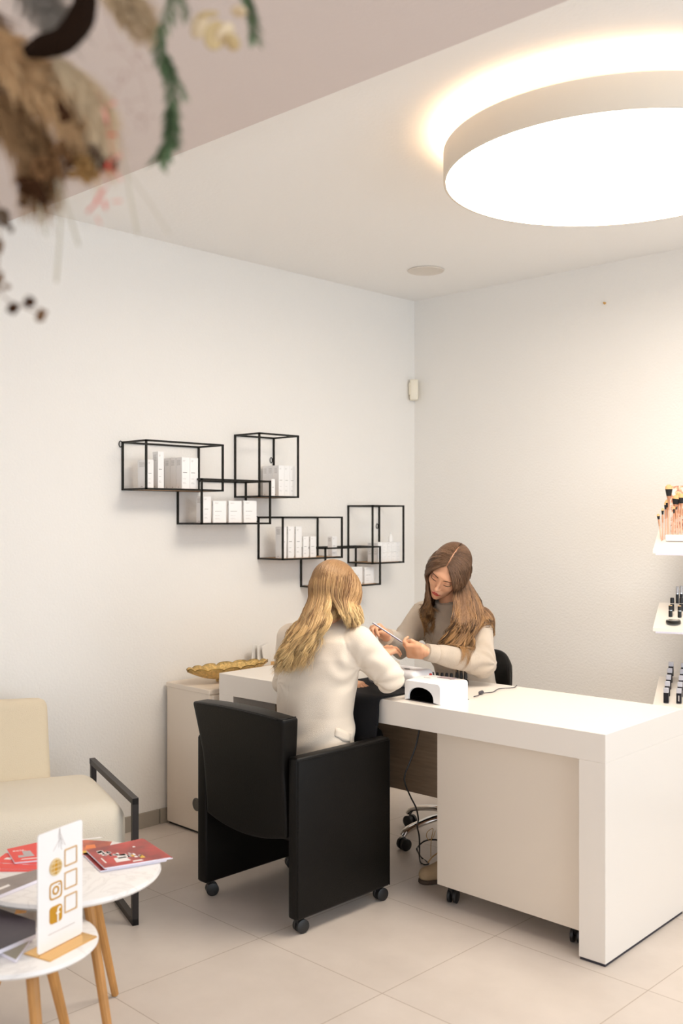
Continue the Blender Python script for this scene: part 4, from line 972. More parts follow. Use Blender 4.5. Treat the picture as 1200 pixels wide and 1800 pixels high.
    P[:, :, 2] += (amp * .25 * np.sin(p1 * 1.0 + 1)) 
    if coll is not None:
        for _ in range(3):
            X = P.reshape(-1, 3); lim = .003 + .006 * np.repeat(r_.uniform(0, 1, n)[:, None], L_, 1).ravel(); d = coll(X); bad = d < lim
            if bad.any(): g = grad(coll, X[bad]); g /= np.linalg.norm(g, axis=1)[:, None] + 1e-6; X[bad] += g * (lim[bad] - d[bad])[:, None]
            P = X.reshape(n, L_, 3)
    Tn = np.gradient(P, axis=1); Tn /= np.linalg.norm(Tn, axis=2)[..., None] + 1e-9
    ref = np.array([.3, .2, .93]) + 0 * Tn; b1 = np.cross(Tn, ref); b1 /= np.linalg.norm(b1, axis=2)[..., None] + 1e-9; b2 = np.cross(Tn, b1)
    rr = rthick * (np.minimum(1, .6 + tt * 3) * np.clip((1 - tt) * 5, .18, 1))[None, :, None] * r_.uniform(.6, 1.25, n)[:, None, None]; V = []
    for j in range(3): th = 2 * PI * j / 3; V.append(P + rr * (math.cos(th) * b1 + math.sin(th) * b2))
    V = np.stack(V, 2).reshape(-1, 3); i0 = (np.arange(n)[:, None] * L_ + np.arange(L_ - 1)[None]).ravel() * 3
    Qd = np.concatenate([np.stack([i0 + j, i0 + (j + 1) % 3, i0 + 3 + (j + 1) % 3, i0 + 3 + j], 1) for j in range(3)])
    along = np.repeat(np.tile(np.clip(tt + .06 * 0, 0, 1), (n, 1)).ravel(), 3)
    shc = np.clip(.5 * darkp + .38 * T[:, 6] + .16 * r_.normal(size=n), 0, 1) ; shade = np.repeat(np.repeat(shc[:, None], L_, 1).ravel(), 3)
    # under layer that closes the crown
    sv, sf = [], []; nu_, nv_ = 56, 30
    for i in range(nv_ + 1):
        for j in range(nu_):
            ph_ = PI * i / nv_; az = 2 * PI * j / nu_; d = np.array([math.sin(ph_) * math.sin(az), math.sin(ph_) * math.cos(az), math.cos(ph_)]); sv.append(d)
    sv = np.array(sv); keep = lambda d: (d[1] < .35 - .0 or d[2] > .62 + .25 * (d[1] - .5)) and d[2] > -.75 and not (d[1] > .1 and d[2] < .45)
    for i in range(nv_):
        for j in range(nu_):
            q = (i * nu_ + j, i * nu_ + (j + 1) % nu_, (i + 1) * nu_ + (j + 1) % nu_, (i + 1) * nu_ + j)
            if all(keep(sv[a_]) for a_ in q): sf.append(q)
    SV = np.array(c) + (sv * (rad + .002)) @ M.T; nn = len(V); V = np.vstack([V, SV]); Qd = np.vstack([Qd, np.array(sf) + nn])
    along = np.concatenate([along, np.full(len(SV), .05)]); shade = np.concatenate([shade, np.full(len(SV), .75)])
    me = npmesh(name, V, Qd)
    if len(me.vertices) == len(V):
        for nm, arr in (('along', along), ('shade', shade)):
            at = me.attributes.new(nm, 'FLOAT', 'POINT'); at.data.foreach_set('value', arr.astype(np.float32))
    o = link(name, me, m, parent); return o
def front_y(f, X, Z):
    ys = np.linspace(.13, .03, 160); n_ = X.size; P = np.stack([np.repeat(X.ravel(), 160), np.tile(ys, n_), np.repeat(Z.ravel(), 160)], 1)
    d = f(P).reshape(n_, 160); i = np.argmax(d < 0, 1); i = np.maximum(i, 1); a = d[np.arange(n_), i - 1]; b = d[np.arange(n_), i]; return (ys[i - 1] + (ys[i] - ys[i - 1]) * a / (a - b)).reshape(X.shape)
def face_parts(parent, f, c, M, lipcol, eye=True):
    def w3(p): return np.array(c) + np.array(p) @ M.T
    n_ = 28; s = np.linspace(-1, 1, n_); m = MB(); V = []
    for j in np.linspace(0, 1, 13):
        x = s * .0225; up = -.0555 + .0018 * np.exp(-((np.abs(s) - .25) / .2) ** 2) - .0065 * s ** 2 ; lo_ = -.0745 + .011 * s ** 2; z = lo_ + (up - lo_) * j
        V.append(np.stack([x, front_y(f, x, z) + .0007, z], 1))
    V = np.array(V).reshape(-1, 3); m.add(w3(V), [(j * n_ + i, j * n_ + i + 1, (j + 1) * n_ + i + 1, (j + 1) * n_ + i) for j in range(12) for i in range(n_ - 1)])
    o = m.build('lips', lipcol, parent, False); o.data.polygons.foreach_set('use_smooth', [True] * len(o.data.polygons))
    LASH = mat('lash_black', '#2a1a14', .7); BROW = mat('brow_brown', '#4a2f1f', .8)
    for sx in (-1, 1):
        s = np.linspace(-1, 1, 15); x = sx * (.031 + .0148 * s); z = -.0035 - .0035 * (1 - s ** 2) + .0022 * s; y = front_y(f, x, z) + .001
        MB().tube(w3(np.stack([x, y, z], 1)), np.interp(s, [-1, 0, 1], [.0008, .0023, .0020]), 6, flat=.8).build('eyelash', LASH, parent, True)
        l = MB()
        x = sx * (.031 + .0135 * s); z = .0055 + .0035 * (1 - s ** 2); y = front_y(f, x, z) + .0004
        MB().tube(w3(np.stack([x, y, z], 1)), .00055, 5).build('eyelid_crease', mat('lid_crease', '#a9704f', .6), parent, True)
        s = np.linspace(0, 1, 16); x = sx * (.0125 + .037 * s); z = .0205 + .0065 * np.sin(s * PI * .75) - .003 * s; y = front_y(f, x, z) + .0008
        MB().tube(w3(np.stack([x, y, z], 1)), np.interp(s, [0, .3, 1], [.0024, .0030, .0012]), 6, flat=.6).build('eyebrow', BROW, parent, True)
def mk_frame(f_, u_):
    y = f_ / np.linalg.norm(f_); z = u_ - (u_ @ y) * y; z /= np.linalg.norm(z); x = np.cross(z, y); return np.stack([x, y, z], 1)      # x = person's left is up x forward

# ---------------------------------------------------------------- the nail technician
tech = thing('person', 'woman with long brown hair in beige jumper filing nails behind the white desk', 'person', (1.18, -1.03, 0))
tech_loc = np.array([1.18, -1.03, 0]); 
PR = bpy.data.objects.new('tmp', None)
Mh = mk_frame(V3(-.50, -.55, .67), V3(.26, .80, .55)); hc = atD(788, 1003, 4.26)
hf = head_sdf(); HW = local(hf, hc, Mh)
nk0 = hc + Mh @ np.array([0, -.02, -.06]); 
S_L = atD(841, 1094, 4.33); S_R = atD(744, 1080, 4.53); E_L = atD(846, 1166, 4.16); W_L = atD(748, 1146, 4.02)
E_R = atD(704, 1134, 4.42); W_R = atD(678, 1119, 4.17)
T_tab = [(.47, 1.18, -1.00, .172, .135), (.60, 1.175, -1.01, .168, .13), (.72, 1.175, -1.03, .142, .112), (.85, 1.18, -1.08, .150, .115), (.94, 1.185, -1.115, .165, .112), (1.0, 1.19, -1.145, .158, .095), (1.035, 1.195, -1.165, .120, .078), (1.065, 1.20, -1.185, .075, .065)]
torso_t = loft(T_tab, 0, .03)
neck_t = np.array([1.215, -1.205, 1.06])
def shrink(tab, s): return [(z, x, y, a - s, b - s) for z, x, y, a, b in tab]
coarse = union([loft(shrink(T_tab, .02), 0, .03), (cap(neck_t + (0, .02, -.06), nk0, .045, .048), .02), (cap(S_L, E_L, .038, .032), .02), (cap(E_L, W_L, .031, .023), .01), (cap(S_R, E_R, .038, .032), .02), (cap(E_R, W_R, .031, .023), .01),
                (cap((1.25, -1.02, .52), (1.385, -1.435, .51), .075, .050), .03), (cap((1.385, -1.435, .51), (1.445, -1.46, .12), .050, .033), .01), (cap((1.11, -1.02, .52), (1.11, -1.40, .50), .075, .052), .03), (cap((1.11, -1.40, .50), (1.27, -1.08, .11), .050, .033), .01)])
yh = (atD(706, 1143, 4.06) - W_L); yh /= np.linalg.norm(yh)
def hand_frame(y, x): y = y / np.linalg.norm(y); x = x - (x @ y) * y; x /= np.linalg.norm(x); return y, x
y_, x_ = hand_frame(yh, V3(0, .80, .45)); z_ = V3(.1, -.5, .75); z_ = z_ - (z_ @ y_) * y_ - (z_ @ x_) * x_; z_ /= np.linalg.norm(z_)
M_L = np.stack([x_, y_, z_], 1)
hl = local(hand_sdf([(42, 48, 30), (50, 52, 30), (56, 54, 30), (60, 55, 30)], [(.028, .035, -.012), (.040, .066, -.020), (.030, .094, -.026)]), W_L, M_L, .92)
y_, x_ = hand_frame(V3(-.62, .62, .40), V3(.2, .55, .75)); z_ = np.cross(x_, y_); z_ = z_ * (1 if z_ @ V3(-.2, -.2, -1) > 0 else -1)
M_R = np.stack([x_, y_, z_], 1)
hr = local(hand_sdf([(62, 62, 30), (66, 66, 35), (70, 66, 35), (72, 66, 35)], [(.028, .035, -.012), (.038, .062, -.028), (.022, .078, -.040)]), W_R, M_R, .86)
b_h = bb_of([hc], .17)
tb = body(tech, (.95, -1.56, .05), (1.55, -.83, 1.20), coarse,
          [(lambda p: smax(HW(p), -(p - hc) @ UP - .16, .01), hc - .17, hc + .15, .0026, 1), (hl, *bb_of([W_L, W_L + M_L[:, 1] * .15], .07), .0020, 1), (hr, *bb_of([W_R, W_R + M_R[:, 1] * .12], .07), .0020, 1)], SKIN)
face_parts(tech, hf, hc, Mh, mat('lip_red', '#b5453c', .35))
# jumper
KNIT = mat('beige_knit', '#d3c0aa', .95, bump=.7, bscale=520, sheen=.4, vary=.08, vscale=18)
arm_pit = np.array(E_L)
def jumper(p):
    d = torso_t(p)
    d = smin(d, cap(S_L, E_L, .061, .056)(p), .045); d = smin(d, cap(E_L, W_L + (E_L - W_L) * .24, .054, .039)(p), .018); d = smin(d, cap(S_R, E_R, .060, .054)(p), .045); d = smin(d, cap(E_R, W_R + (E_R - W_R) * .20, .052, .040)(p), .02)
    d = smin(d, cap(neck_t + (-.006, .02, -.05), neck_t + (.004, -.004, .022), .064, .054)(p), .02)
    d = smax(d, -(cap(neck_t + (.0, .0, .0), neck_t + (.01, -.02, .08), .046, .048)(p)), .006)
    d = d + smooth_fold(p, 3, .0032) + radial_fold(p, E_L, np.array([1., .3, 0]), .0045, 7, .055, .05) + radial_fold(p, E_R, np.array([.7, -.7, 0]), .004, 6, .05, .05, 1) + radial_fold(p, np.array([1.09, -1.09, .86]), np.array([0, 1., .2]), .004, 8, .09, .06)
    return smax(d, np.maximum(.63 - p[:, 2], -1), .015)
J = sdf_obj('jumper', jumper, (.93, -1.66, .60), (1.62, -.80, 1.15), .0052, KNIT, tech, 2)
for W_, E_ in ((W_L, E_L), (W_R, E_R)):
    d_ = (W_ - E_) / np.linalg.norm(W_ - E_); c0 = W_ - d_ * .050; c1 = W_ - d_ * .002
    m = MB().tube([c0, c0 + (c1 - c0) * .15, c0 + (c1 - c0) * .5, c1, c1 + d_ * .002], [.036, .038, .036, .035, .028], 28)
    cf = m.build('cuff', KNIT, tech, True)
m = MB(); nd = np.array([.10, -.22, 1.0]); nd /= np.linalg.norm(nd)
m.tube([neck_t + nd * (z - .01) for z in (-.012, .0, .02, .040, .046, .040)], [.062, .060, .058, .0575, .054, .049], 36, caps=False); m.build('collar', KNIT, tech, True)
SKRT = mat('brown_skirt', '#5d4a3a', .9)
sdf_obj('skirt', union([loft([(.44, 1.18, -1.0, .17, .14), (.62, 1.18, -1.0, .165, .135)], 0, .03), (cap((1.25, -1.04, .53), (1.375, -1.40, .52), .092, .066), .04), (cap((1.11, -1.04, .53), (1.11, -1.37, .51), .092, .066), .05)]), (.95, -1.52, .38), (1.5, -.82, .66), .010, SKRT, tech, 2)
# shoes
def shoe(heel, toe, m, nm='shoe'):
    heel = np.array(heel, float); toe = np.array(toe, float); d = (toe - heel) / np.linalg.norm(toe - heel); L_ = np.linalg.norm(toe - heel)
    f = union([cap(heel + d * .03 + (0, 0, .040), heel + d * (L_ - .045) + (0, 0, .032), .036, .032), (cap(heel + d * .035 + (0, 0, .05), heel + d * .045 + (0, 0, .125), .036, .037), .02), (cap(heel + d * .07 + (0, 0, .07), heel + d * (L_ - .09) + (0, 0, .045), .03, .026), .02)])
    g = lambda p: smax(smax(f(p), .016 - p[:, 2], .004), p[:, 2] - .135, .004)
    o = sdf_obj(nm, g, *bb_of([heel, toe, heel + (0, 0, .16)], .06), .0045, m, tech, 2)
    sl = lambda p: smax(f(p * np.array([1, 1, 0]) + np.array([0, 0, .034])) - .001, np.abs(p[:, 2] - .009) - .009, .003)
    sdf_obj('sole', sl, *bb_of([heel, toe], .06), .0045, mat('shoe_sole', '#4a3a2c', .7), o, 1)
    return o
so = shoe((1.475, -1.435, 0), (1.375, -1.615, 0), TANS); shoe((1.26, -1.04, 0), (1.34, -1.22, 0), TANS)
LC_ = mat('tan_lace', '#b8935f', .8)
P = [atD(757, 1506, 3.99), atD(757, 1490, 3.985), atD(758, 1474, 3.98), atD(761, 1458, 3.98), atD(757, 1457.5, 3.975), atD(750, 1464, 3.97), atD(750, 1472, 3.97), atD(755, 1477, 3.97), atD(761, 1472, 3.98), atD(765, 1460, 3.99)]
MB().tube(catmull(P, 50), .0014, 6).build('lace', LC_, so, True)
MB().tube(catmull([atD(752, 1516, 3.97), atD(759, 1507, 3.985), atD(768, 1500, 4.0), atD(776, 1496, 4.0)], 20), .0025, 6).build('lace', LC_, so, True)
# hair
HB = hair_mat('brown_hair', '#80614a', '#8f6b4f', '#c99a66', '#4a3322')
coll = lambda p: np.minimum(jumper(p), HW(p))
gt = {52: [atD(790, 1050, 4.10), atD(796, 1080, 4.10), atD(786, 1112, 4.12), atD(770, 1140, 4.12), atD(766, 1152, 4.11)],
      75: [atD(806, 1060, 4.10), atD(808, 1092, 4.10), atD(800, 1122, 4.12), atD(790, 1148, 4.10), atD(794, 1166, 4.09)],
      100: [atD(826, 1056, 4.16), atD(828, 1086, 4.14), atD(820, 1112, 4.14), atD(812, 1140, 4.12), atD(802, 1168, 4.09)],
      130: [atD(843, 1052, 4.26), atD(846, 1078, 4.24), atD(836, 1100, 4.20), atD(822, 1130, 4.16), atD(806, 1165, 4.10)],
      165: [atD(848, 1050, 4.36), atD(854, 1076, 4.42), atD(852, 1092, 4.48), atD(848, 1115, 4.50), atD(842, 1135, 4.52)],
      200: [atD(820, 1055, 4.45), atD(825, 1080, 4.52), atD(825, 1105, 4.56), atD(820, 1125, 4.58), atD(815, 1140, 4.6)],
      250: [atD(775, 1050, 4.46), atD(766, 1066, 4.42), atD(758, 1078, 4.38), atD(752, 1086, 4.37), atD(754, 1093, 4.36)],
      285: [atD(752, 1040, 4.36), atD(748, 1056, 4.38), atD(745, 1068, 4.38), atD(748, 1078, 4.37), atD(757, 1082, 4.36)],
      304: [atD(757, 1040, 4.26), atD(755, 1056, 4.28), atD(754, 1068, 4.29), atD(760, 1076, 4.29), atD(768, 1078, 4.29)]}
strands('hair', tech, HB, hc, Mh, (.077, .096, .088), gt, None, 4400, (.017, .115), coll, 5, front=58, back=120, clumps=110, jit=.0075, darkp=.55)
pl = []
for a_ in np.linspace(56, 112, 18):
    d = np.array([0, math.cos(math.radians(a_)), math.sin(math.radians(a_))]); pl.append(hc + (d * (np.array([.077, .096, .088]) + .0035)) @ Mh.T)
MB().tube(pl, np.interp(np.linspace(0, 1, 18), [0, .5, 1], [.0022, .0026, .001]), 6, flat=.5).build('hair_parting', mat('scalp', '#e2cbb2', .6), tech, True, label='pale parting line on top of the head')
# nail file in her right hand
fa = atD(655, 1094.5, 4.02); fb = atD(706, 1128, 4.08); d_ = (fb - fa) / np.linalg.norm(fb - fa)
t = thing('nail_file', 'thin white nail file held in the right hand of the brown haired woman', 'nail file', fa)
m = MB().bar((0, 0, 0), fb - fa, .0030, .012, V3(0, .30, .95)); m.build('file_board', mat('file_white', '#f4f1f3', .6), t)
MB().bar(V3(0, -.9, .3) * .0023, fb - fa + V3(0, -.9, .3) * .0023, .0016, .012, V3(0, .30, .95)).build('file_core', mat('file_violet', '#77708f', .6), t, label='violet underside')

# ---------------------------------------------------------------- the client
cl = thing('person', 'woman with long blonde hair in a beige blazer seated in the black armchair', 'person', (1.15, -1.97, 0))
Mc = mk_frame(V3(.60, -.36, -.70), V3(.12, .92, -.30)); cc = atD(589, 1041, 3.86)
HC = local(hf, cc, Mc)
cS_L = atD(512, 1122, 3.97); cS_R = atD(630, 1128, 3.76); cE_L = atD(502, 1200, 4.04); cW_L = atD(606, 1199, 4.12)
cE_R = atD(684, 1191, 3.82); cW_R = atD(665, 1151, 4.05)
C_tab = [(.475, 1.150, -1.970, .182, .150), (.60, 1.150, -1.965, .178, .146), (.70, 1.150, -1.955, .168, .140), (.82, 1.155, -1.945, .172, .138), (.92, 1.165, -1.935, .186, .130), (.985, 1.172, -1.925, .182, .112), (1.03, 1.18, -1.915, .135, .088), (1.06, 1.19, -1.905, .085, .068)]
ctor = loft(C_tab, -.05, .03)
cn = np.array([1.195, -1.90, 1.06]); ck0 = cc + Mc @ np.array([0, -.02, -.06])
coarse = union([loft(shrink(C_tab, .03), 0, .03), (cap(cn - (0, 0, .05), ck0, .045, .047), .02), (cap(cS_L, cE_L, .038, .032), .02), (cap(cE_L, cW_L, .030, .023), .01), (cap(cS_R, cE_R, .038, .032), .02), (cap(cE_R, cW_R, .031, .023), .01),
                (cap((1.06, -1.93, .53), (1.0, -1.61, .53), .060, .045), .03), (cap((1.0, -1.61, .53), (1.0, -1.68, .10), .045, .032), .01), (cap((1.18, -1.93, .53), (1.11, -1.60, .53), .060, .045), .03), (cap((1.11, -1.60, .53), (1.12, -1.68, .10), .045, .032), .01)])
y_, x_ = hand_frame(atD(692, 1139, 4.10) - cW_R, V3(-.3, .3, -.85)); z_ = V3(0, 1, .25); z_ = z_ - (z_ @ y_) * y_ - (z_ @ x_) * x_; z_ /= np.linalg.norm(z_)
MC_R = np.stack([x_, y_, z_], 1); hcr = local(hand_sdf([(15, 22, 15), (18, 25, 15), (22, 26, 15), (26, 28, 15)], [(.030, .035, -.010), (.042, .062, -.014), (.044, .088, -.018)]), cW_R, MC_R, .86)
y_, x_ = hand_frame(atD(644, 1207, 4.07) - cW_L, V3(0, .1, -1)); z_ = V3(0, 1, 0); z_ = z_ - (z_ @ y_) * y_ - (z_ @ x_) * x_; z_ /= np.linalg.norm(z_)
MC_L = np.stack([x_, y_, z_], 1); hcl = local(hand_sdf([(20, 25, 15)] * 4, [(.030, .035, -.010), (.044, .060, -.014), (.048, .085, -.018)]), cW_L, MC_L, .88)
body(cl, (.90, -2.15, .05), (1.45, -1.45, 1.16), coarse, [(lambda p: smax(HC(p), -(p - cc) @ UP - .16, .01), cc - .17, cc + .15, .0035, 1), (hcr, *bb_of([cW_R, cW_R + MC_R[:, 1] * .15], .07), .0022, 1), (hcl, *bb_of([cW_L, cW_L + MC_L[:, 1] * .15], .07), .0022, 1)], SKIN)
face_parts(cl, hf, cc, Mc, mat('lip_pink', '#c07468', .4))
BLZ = mat('beige_blazer', '#ecdcc8', .75, bump=.25, bscale=500, sheen=.15)
pitR = np.array(atD(640, 1165, 3.70))
def blazer(p):
    d = ctor(p); dt = d; ds = cap(cS_R, cE_R, .060, .055)(p); dl = cap(cS_L, cE_L, .060, .052)(p)
    d = smin(d, cap(cS_L, cE_L, .060, .052)(p), .03); d = smin(d, cap(cE_L, cW_L, .050, .038)(p), .015); d = smin(d, cap(cS_R, cE_R, .060, .055)(p), .025); d = smin(d, cap(cE_R, cW_R + (cE_R - cW_R) * .22, .054, .041)(p), .014)
    d = smin(d, cap(cn + (-.004, -.010, -.05), cn + (.004, .004, .030), .074, .057)(p), .02)
    d = smax(d, -(cap(cn + (.006, .012, .045), cn + (.010, .020, .12), .046, .056)(p)), .005)
    d = d + smooth_fold(p, 9, .0022) + .0030 * np.exp(-((dt - ds + .004) / .0035) ** 2) + .0030 * np.exp(-((dt - dl + .004) / .0035) ** 2)
    d = d + radial_fold(p, pitR + np.array([-.02, -.01, -.03]), FW, .0034, 6, .085, .045, .6) + radial_fold(p, cE_R, np.array([.2, 1., .2]), .0035, 6, .050, .035) + radial_fold(p, np.array(atD(490, 1195, 3.9)), FW, .003, 7, .06, .05)
    # long diagonal drag lines across the waist
    q = (p - np.array([1.15, -2.0, .72])); s = q @ np.array([.45, .45, -.78]); d = d + .0050 * np.sin(s * 70 + 2 * np.sin(q[:, 2] * 22)) * np.exp(-((p[:, 2] - .70) / .10) ** 2)
    seam = np.abs((p[:, 0] - 1.135)) ; d = d + .0030 * np.exp(-(seam / .003) ** 2) * (p[:, 1] < -1.95)
    return smax(d, .468 - p[:, 2], .01)
sdf_obj('blazer', blazer, (.88, -2.18, .44), (1.50, -1.55, 1.12), .0050, BLZ, cl, 1)
# jacket collar band, pocket flap and cuff edge
m = MB(); V = []; nC = 26
for i in range(nC):
    a = math.radians(150 + 240 * i / (nC - 1)); ca, sa = math.cos(a), math.sin(a)
    for r_, z in ((.064, -.020), (.064, .018), (.058, .030), (.052, .018), (.052, -.02)): V.append(cn + np.array([ca * r_ * 1.05, sa * r_ * .98 + .01, z - .006 * (sa + 1)]))
m.add(V, [(i * 5 + j, (i + 1) * 5 + j, (i + 1) * 5 + (j + 1) % 5, i * 5 + (j + 1) % 5) for i in range(nC - 1) for j in range(5)]).build('collar', BLZ, cl, True)
def onsurf(f, u, v, d0=3.3, d1=4.2):
    ds = np.linspace(d0, d1, 500); P = np.array([atD(u, v, d) for d in ds]); s = f(P); i = int(np.argmax(s < 0)); return P[i]
fp = []
for u, v in [(590, 1279), (597, 1280), (604, 1283), (611, 1286), (617, 1290)]: fp.append((u, v))
V = []
for k in range(5):
    for j in range(4):
        u, v = fp[k]; q = onsurf(blazer, u - j * .6, v + j * 6.5 * (1 - .12 * abs(k - 2) * (j == 3))); V.append(q - .004 * FW - .0015 * RT * 0)
m = MB().add(V, [(k * 4 + j, (k + 1) * 4 + j, (k + 1) * 4 + j + 1, k * 4 + j + 1) for k in range(4) for j in range(3)]); o = m.build('pocket_flap', BLZ, cl, True); md = o.modifiers.new('s', 'SOLIDIFY'); md.thickness = .003
TR = mat('black_trousers', '#131216', .9)
sdf_obj('trousers', union([loft([(.462, 1.12, -1.95, .16, .13), (.56, 1.12, -1.95, .15, .125)], 0, .03), (cap((1.06, -1.93, .53), (1.0, -1.61, .53), .075, .058), .03), (cap((1.0, -1.61, .53), (1.0, -1.68, .10), .056, .045), .015), (cap((1.18, -1.93, .53), (1.11, -1.60, .53), .075, .058), .03), (cap((1.11, -1.60, .53), (1.12, -1.68, .10), .056, .045), .015)]), (.90, -2.12, .04), (1.30, -1.52, .63), .010, TR, cl, 2)
for x in (1.0, 1.12):
    f = union([cap((x, -1.70, .045), (x, -1.57, .035), .036, .032)]); sdf_obj('shoe', lambda p: smax(f(p), -p[:, 2], .004), (x - .06, -1.78, -.01), (x + .06, -1.50, .1), .006, BLKPL, cl, 1)
HBL = hair_mat('blonde_hair', '#ab845a', '#dcb27c', '#f4d296', '#835c3c')
collc = lambda p: np.minimum(blazer(p), HC(p))
gc = {40: [atD(560, 1062, 3.98), atD(530, 1096, 3.95), atD(512, 1130, 3.88), atD(503, 1160, 3.80), atD(500, 1184, 3.76)],
      90: [atD(545, 1060, 3.92), atD(520, 1096, 3.86), atD(503, 1130, 3.80), atD(493, 1160, 3.76), atD(488, 1182, 3.74)],
      135: [atD(545, 1062, 3.80), atD(522, 1100, 3.76), atD(508, 1132, 3.72), atD(498, 1160, 3.70), atD(500, 1186, 3.68)],
      170: [atD(556, 1062, 3.74), atD(536, 1100, 3.71), atD(522, 1132, 3.69), atD(514, 1162, 3.68), atD(515, 1188, 3.67)],
      198: [atD(572, 1060, 3.73), atD(556, 1094, 3.70), atD(545, 1126, 3.69), atD(538, 1152, 3.68), atD(536, 1178, 3.67)],
      214: [atD(588, 1056, 3.73), atD(581, 1080, 3.72), atD(570, 1106, 3.70), atD(558, 1138, 3.69), atD(552, 1168, 3.68)]}
gr_ = {213: [atD(588, 1050, 3.74), atD(592, 1068, 3.75), atD(600, 1082, 3.74), atD(608, 1092, 3.73), atD(615, 1102, 3.72)],
       250: [atD(604, 1052, 3.73), atD(608, 1072, 3.74), atD(614, 1086, 3.74), atD(620, 1096, 3.74), atD(621, 1106, 3.74)],
       285: [atD(622, 1050, 3.76), atD(626, 1070, 3.76), atD(630, 1084, 3.76), atD(631, 1094, 3.77), atD(624, 1104, 3.77)],
       315: [atD(634, 1046, 3.82), atD(633, 1066, 3.84), atD(634, 1080, 3.84), atD(632, 1092, 3.84), atD(628, 1100, 3.84)]}
strands('hair', cl, HBL, cc, Mc, (.079, .098, .091), gc, None, 3900, (.016, .115), collc, 21, front=70, back=112, clumps=90, jit=.0085, darkp=.42)
strands('hair', cl, HBL, cc, Mc, (.079, .098, .091), gr_, None, 1500, (.009, .095), collc, 33, front=70, back=108, clumps=40, jit=.006, darkp=.42)
gn = {150: [(0, 0, 0), atD(566, 1066, 3.82), atD(570, 1080, 3.80), atD(576, 1092, 3.79)], 190: [(0, 0, 0), atD(578, 1066, 3.80), atD(580, 1080, 3.78), atD(584, 1090, 3.77)],
      215: [(0, 0, 0), atD(588, 1066, 3.79), atD(588, 1080, 3.77), atD(590, 1090, 3.76)], 245: [(0, 0, 0), atD(600, 1066, 3.79), atD(600, 1080, 3.77), atD(602, 1090, 3.76)]}
strands('hair', cl, HBL, cc, Mc, (.076, .094, .088), gn, None, 900, (.002, .07), collc, 41, front=90, back=112, clumps=30, jit=.004, darkp=.9)
for root in (tech, cl):                                         # parts were built in room coordinates
    for ch in root.children: ch.matrix_parent_inverse = Matrix.Translation(-Vector(root.location))
bpy.data.objects.remove(PR)

# ================================================================== HANGING DRIED FLOWERS, close to the lens
def FLW(u, v, d): return atD(u, v, d)
f0 = FLW(-60, -120, 1.05)
t = thing('dried_flower_garland', 'hanging dried flower garland with pampas, seed heads and fern near the soffit', 'dried flowers', f0)
t.location = (0, 0, 0)
rf_ = random.Random(11)
def fm(name, c, **k): return mat(name, c, .85, **k)
PAM = fm('pampas_beige', '#d6b285'); PAM2 = fm('pampas_cream', '#dcc5a2'); DKB = fm('dark_bark', '#1d0f05', spec=.1, bump=.5, bscale=60); SEED = fm('seed_brown', '#6d4a26'); SEED2 = fm('seed_dark', '#3d2412', spec=.1); FERN = fm('fern_green', '#5f7550'); FERN2 = fm('fern_pale', '#7b8a6b')
REDF = fm('red_petal', '#d2382c'); PINKF = fm('pink_petal', '#eda092'); STEM = fm('pale_stem', '#b3a88f'); TWIG = fm('rose_twig', '#b08a80'); IVORY = fm('ivory_petal', '#cbb284')
def plume(name, P, w, n, m, l=.05, seed=0, th=.0006):
    r_ = np.random.default_rng(seed); P = catmull(P, 40); mb = MB(); mb.tube(P, .0018, 5)
    for k in range(n):
        i = r_.integers(0, 39); p = P[i] + r_.normal(size=3) * w * .15; tg = P[min(39, i + 1)] - P[max(0, i - 1)]; tg /= np.linalg.norm(tg)
        d = r_.normal(size=3); d -= (d @ tg) * tg; d /= np.linalg.norm(d); e = w * (.5 + .5 * math.sin(PI * (i + 4) / 46)) * r_.uniform(.5, 1)
        q = p + d * e + tg * l * r_.uniform(.4, 1) + np.array([0, 0, -.012]) * r_.uniform(0, 1); mid = (p + q) / 2 + d * e * .15
        mb.tube([p, mid, q], [th, th, th * .4], 3, caps=False)
    return mb.build(name, m, t, False)
D1 = 1.02
plume('pampas_plume', [FLW(-30, 60, D1), FLW(60, 130, D1), FLW(130, 190, D1), FLW(160, 250, D1)], .034, 2600, PAM, .04, 1)
plume('pampas_plume', [FLW(-40, 160, 1.06), FLW(20, 210, 1.05), FLW(60, 260, 1.04), FLW(70, 320, 1.03)], .030, 2000, fm('pampas_brown', '#a5825a'), .045, 2)
plume('pampas_plume', [FLW(-60, 0, 1.1), FLW(-10, 70, 1.1), FLW(20, 120, 1.1), FLW(50, 160, 1.1)], .034, 1600, fm('pampas_dark', '#7d5d40'), .04, 3)
plume('pampas_plume', [FLW(150, -60, 1.08), FLW(200, -20, 1.07), FLW(230, 10, 1.06), FLW(250, 36, 1.05)], .022, 1300, PAM2, .03, 4)
plume('pampas_plume', [FLW(100, 110, 1.0), FLW(140, 150, 1.0), FLW(170, 190, 1.0), FLW(178, 240, 1.0)], .020, 1100, PAM2, .03, 7)
plume('pampas_plume', [FLW(40, -60, 1.12), FLW(60, -10, 1.12), FLW(90, 20, 1.12), FLW(110, 40, 1.12)], .026, 1000, fm('pampas_grey', '#a39a90'), .03, 5)
mb = MB().tube(catmull([FLW(45, 92, .98), FLW(75, 82, .975), FLW(108, 72, .97), FLW(132, 48, .97), FLW(146, 22, .97), FLW(150, -10, .98), FLW(140, -60, .99)], 40), np.interp(np.linspace(0, 1, 40), [0, .15, .6, 1], [.006, .0115, .0135, .009]), 12)
mb.build('bark_curl', DKB, t, True, label='thick dark curled bark')
def cluster(name, pts, r, m, seed):
    r_ = np.random.default_rng(seed); mb = MB()
    for (u, v, d, k, sp) in pts:
        c0 = FLW(u, v, d)
        for _ in range(k): mb.ball(c0 + r_.normal(size=3) * sp, r * r_.uniform(.6, 1.2), 6, (1, 1, r_.uniform(.7, 1.2)))
    return mb.build(name, m, t, True)
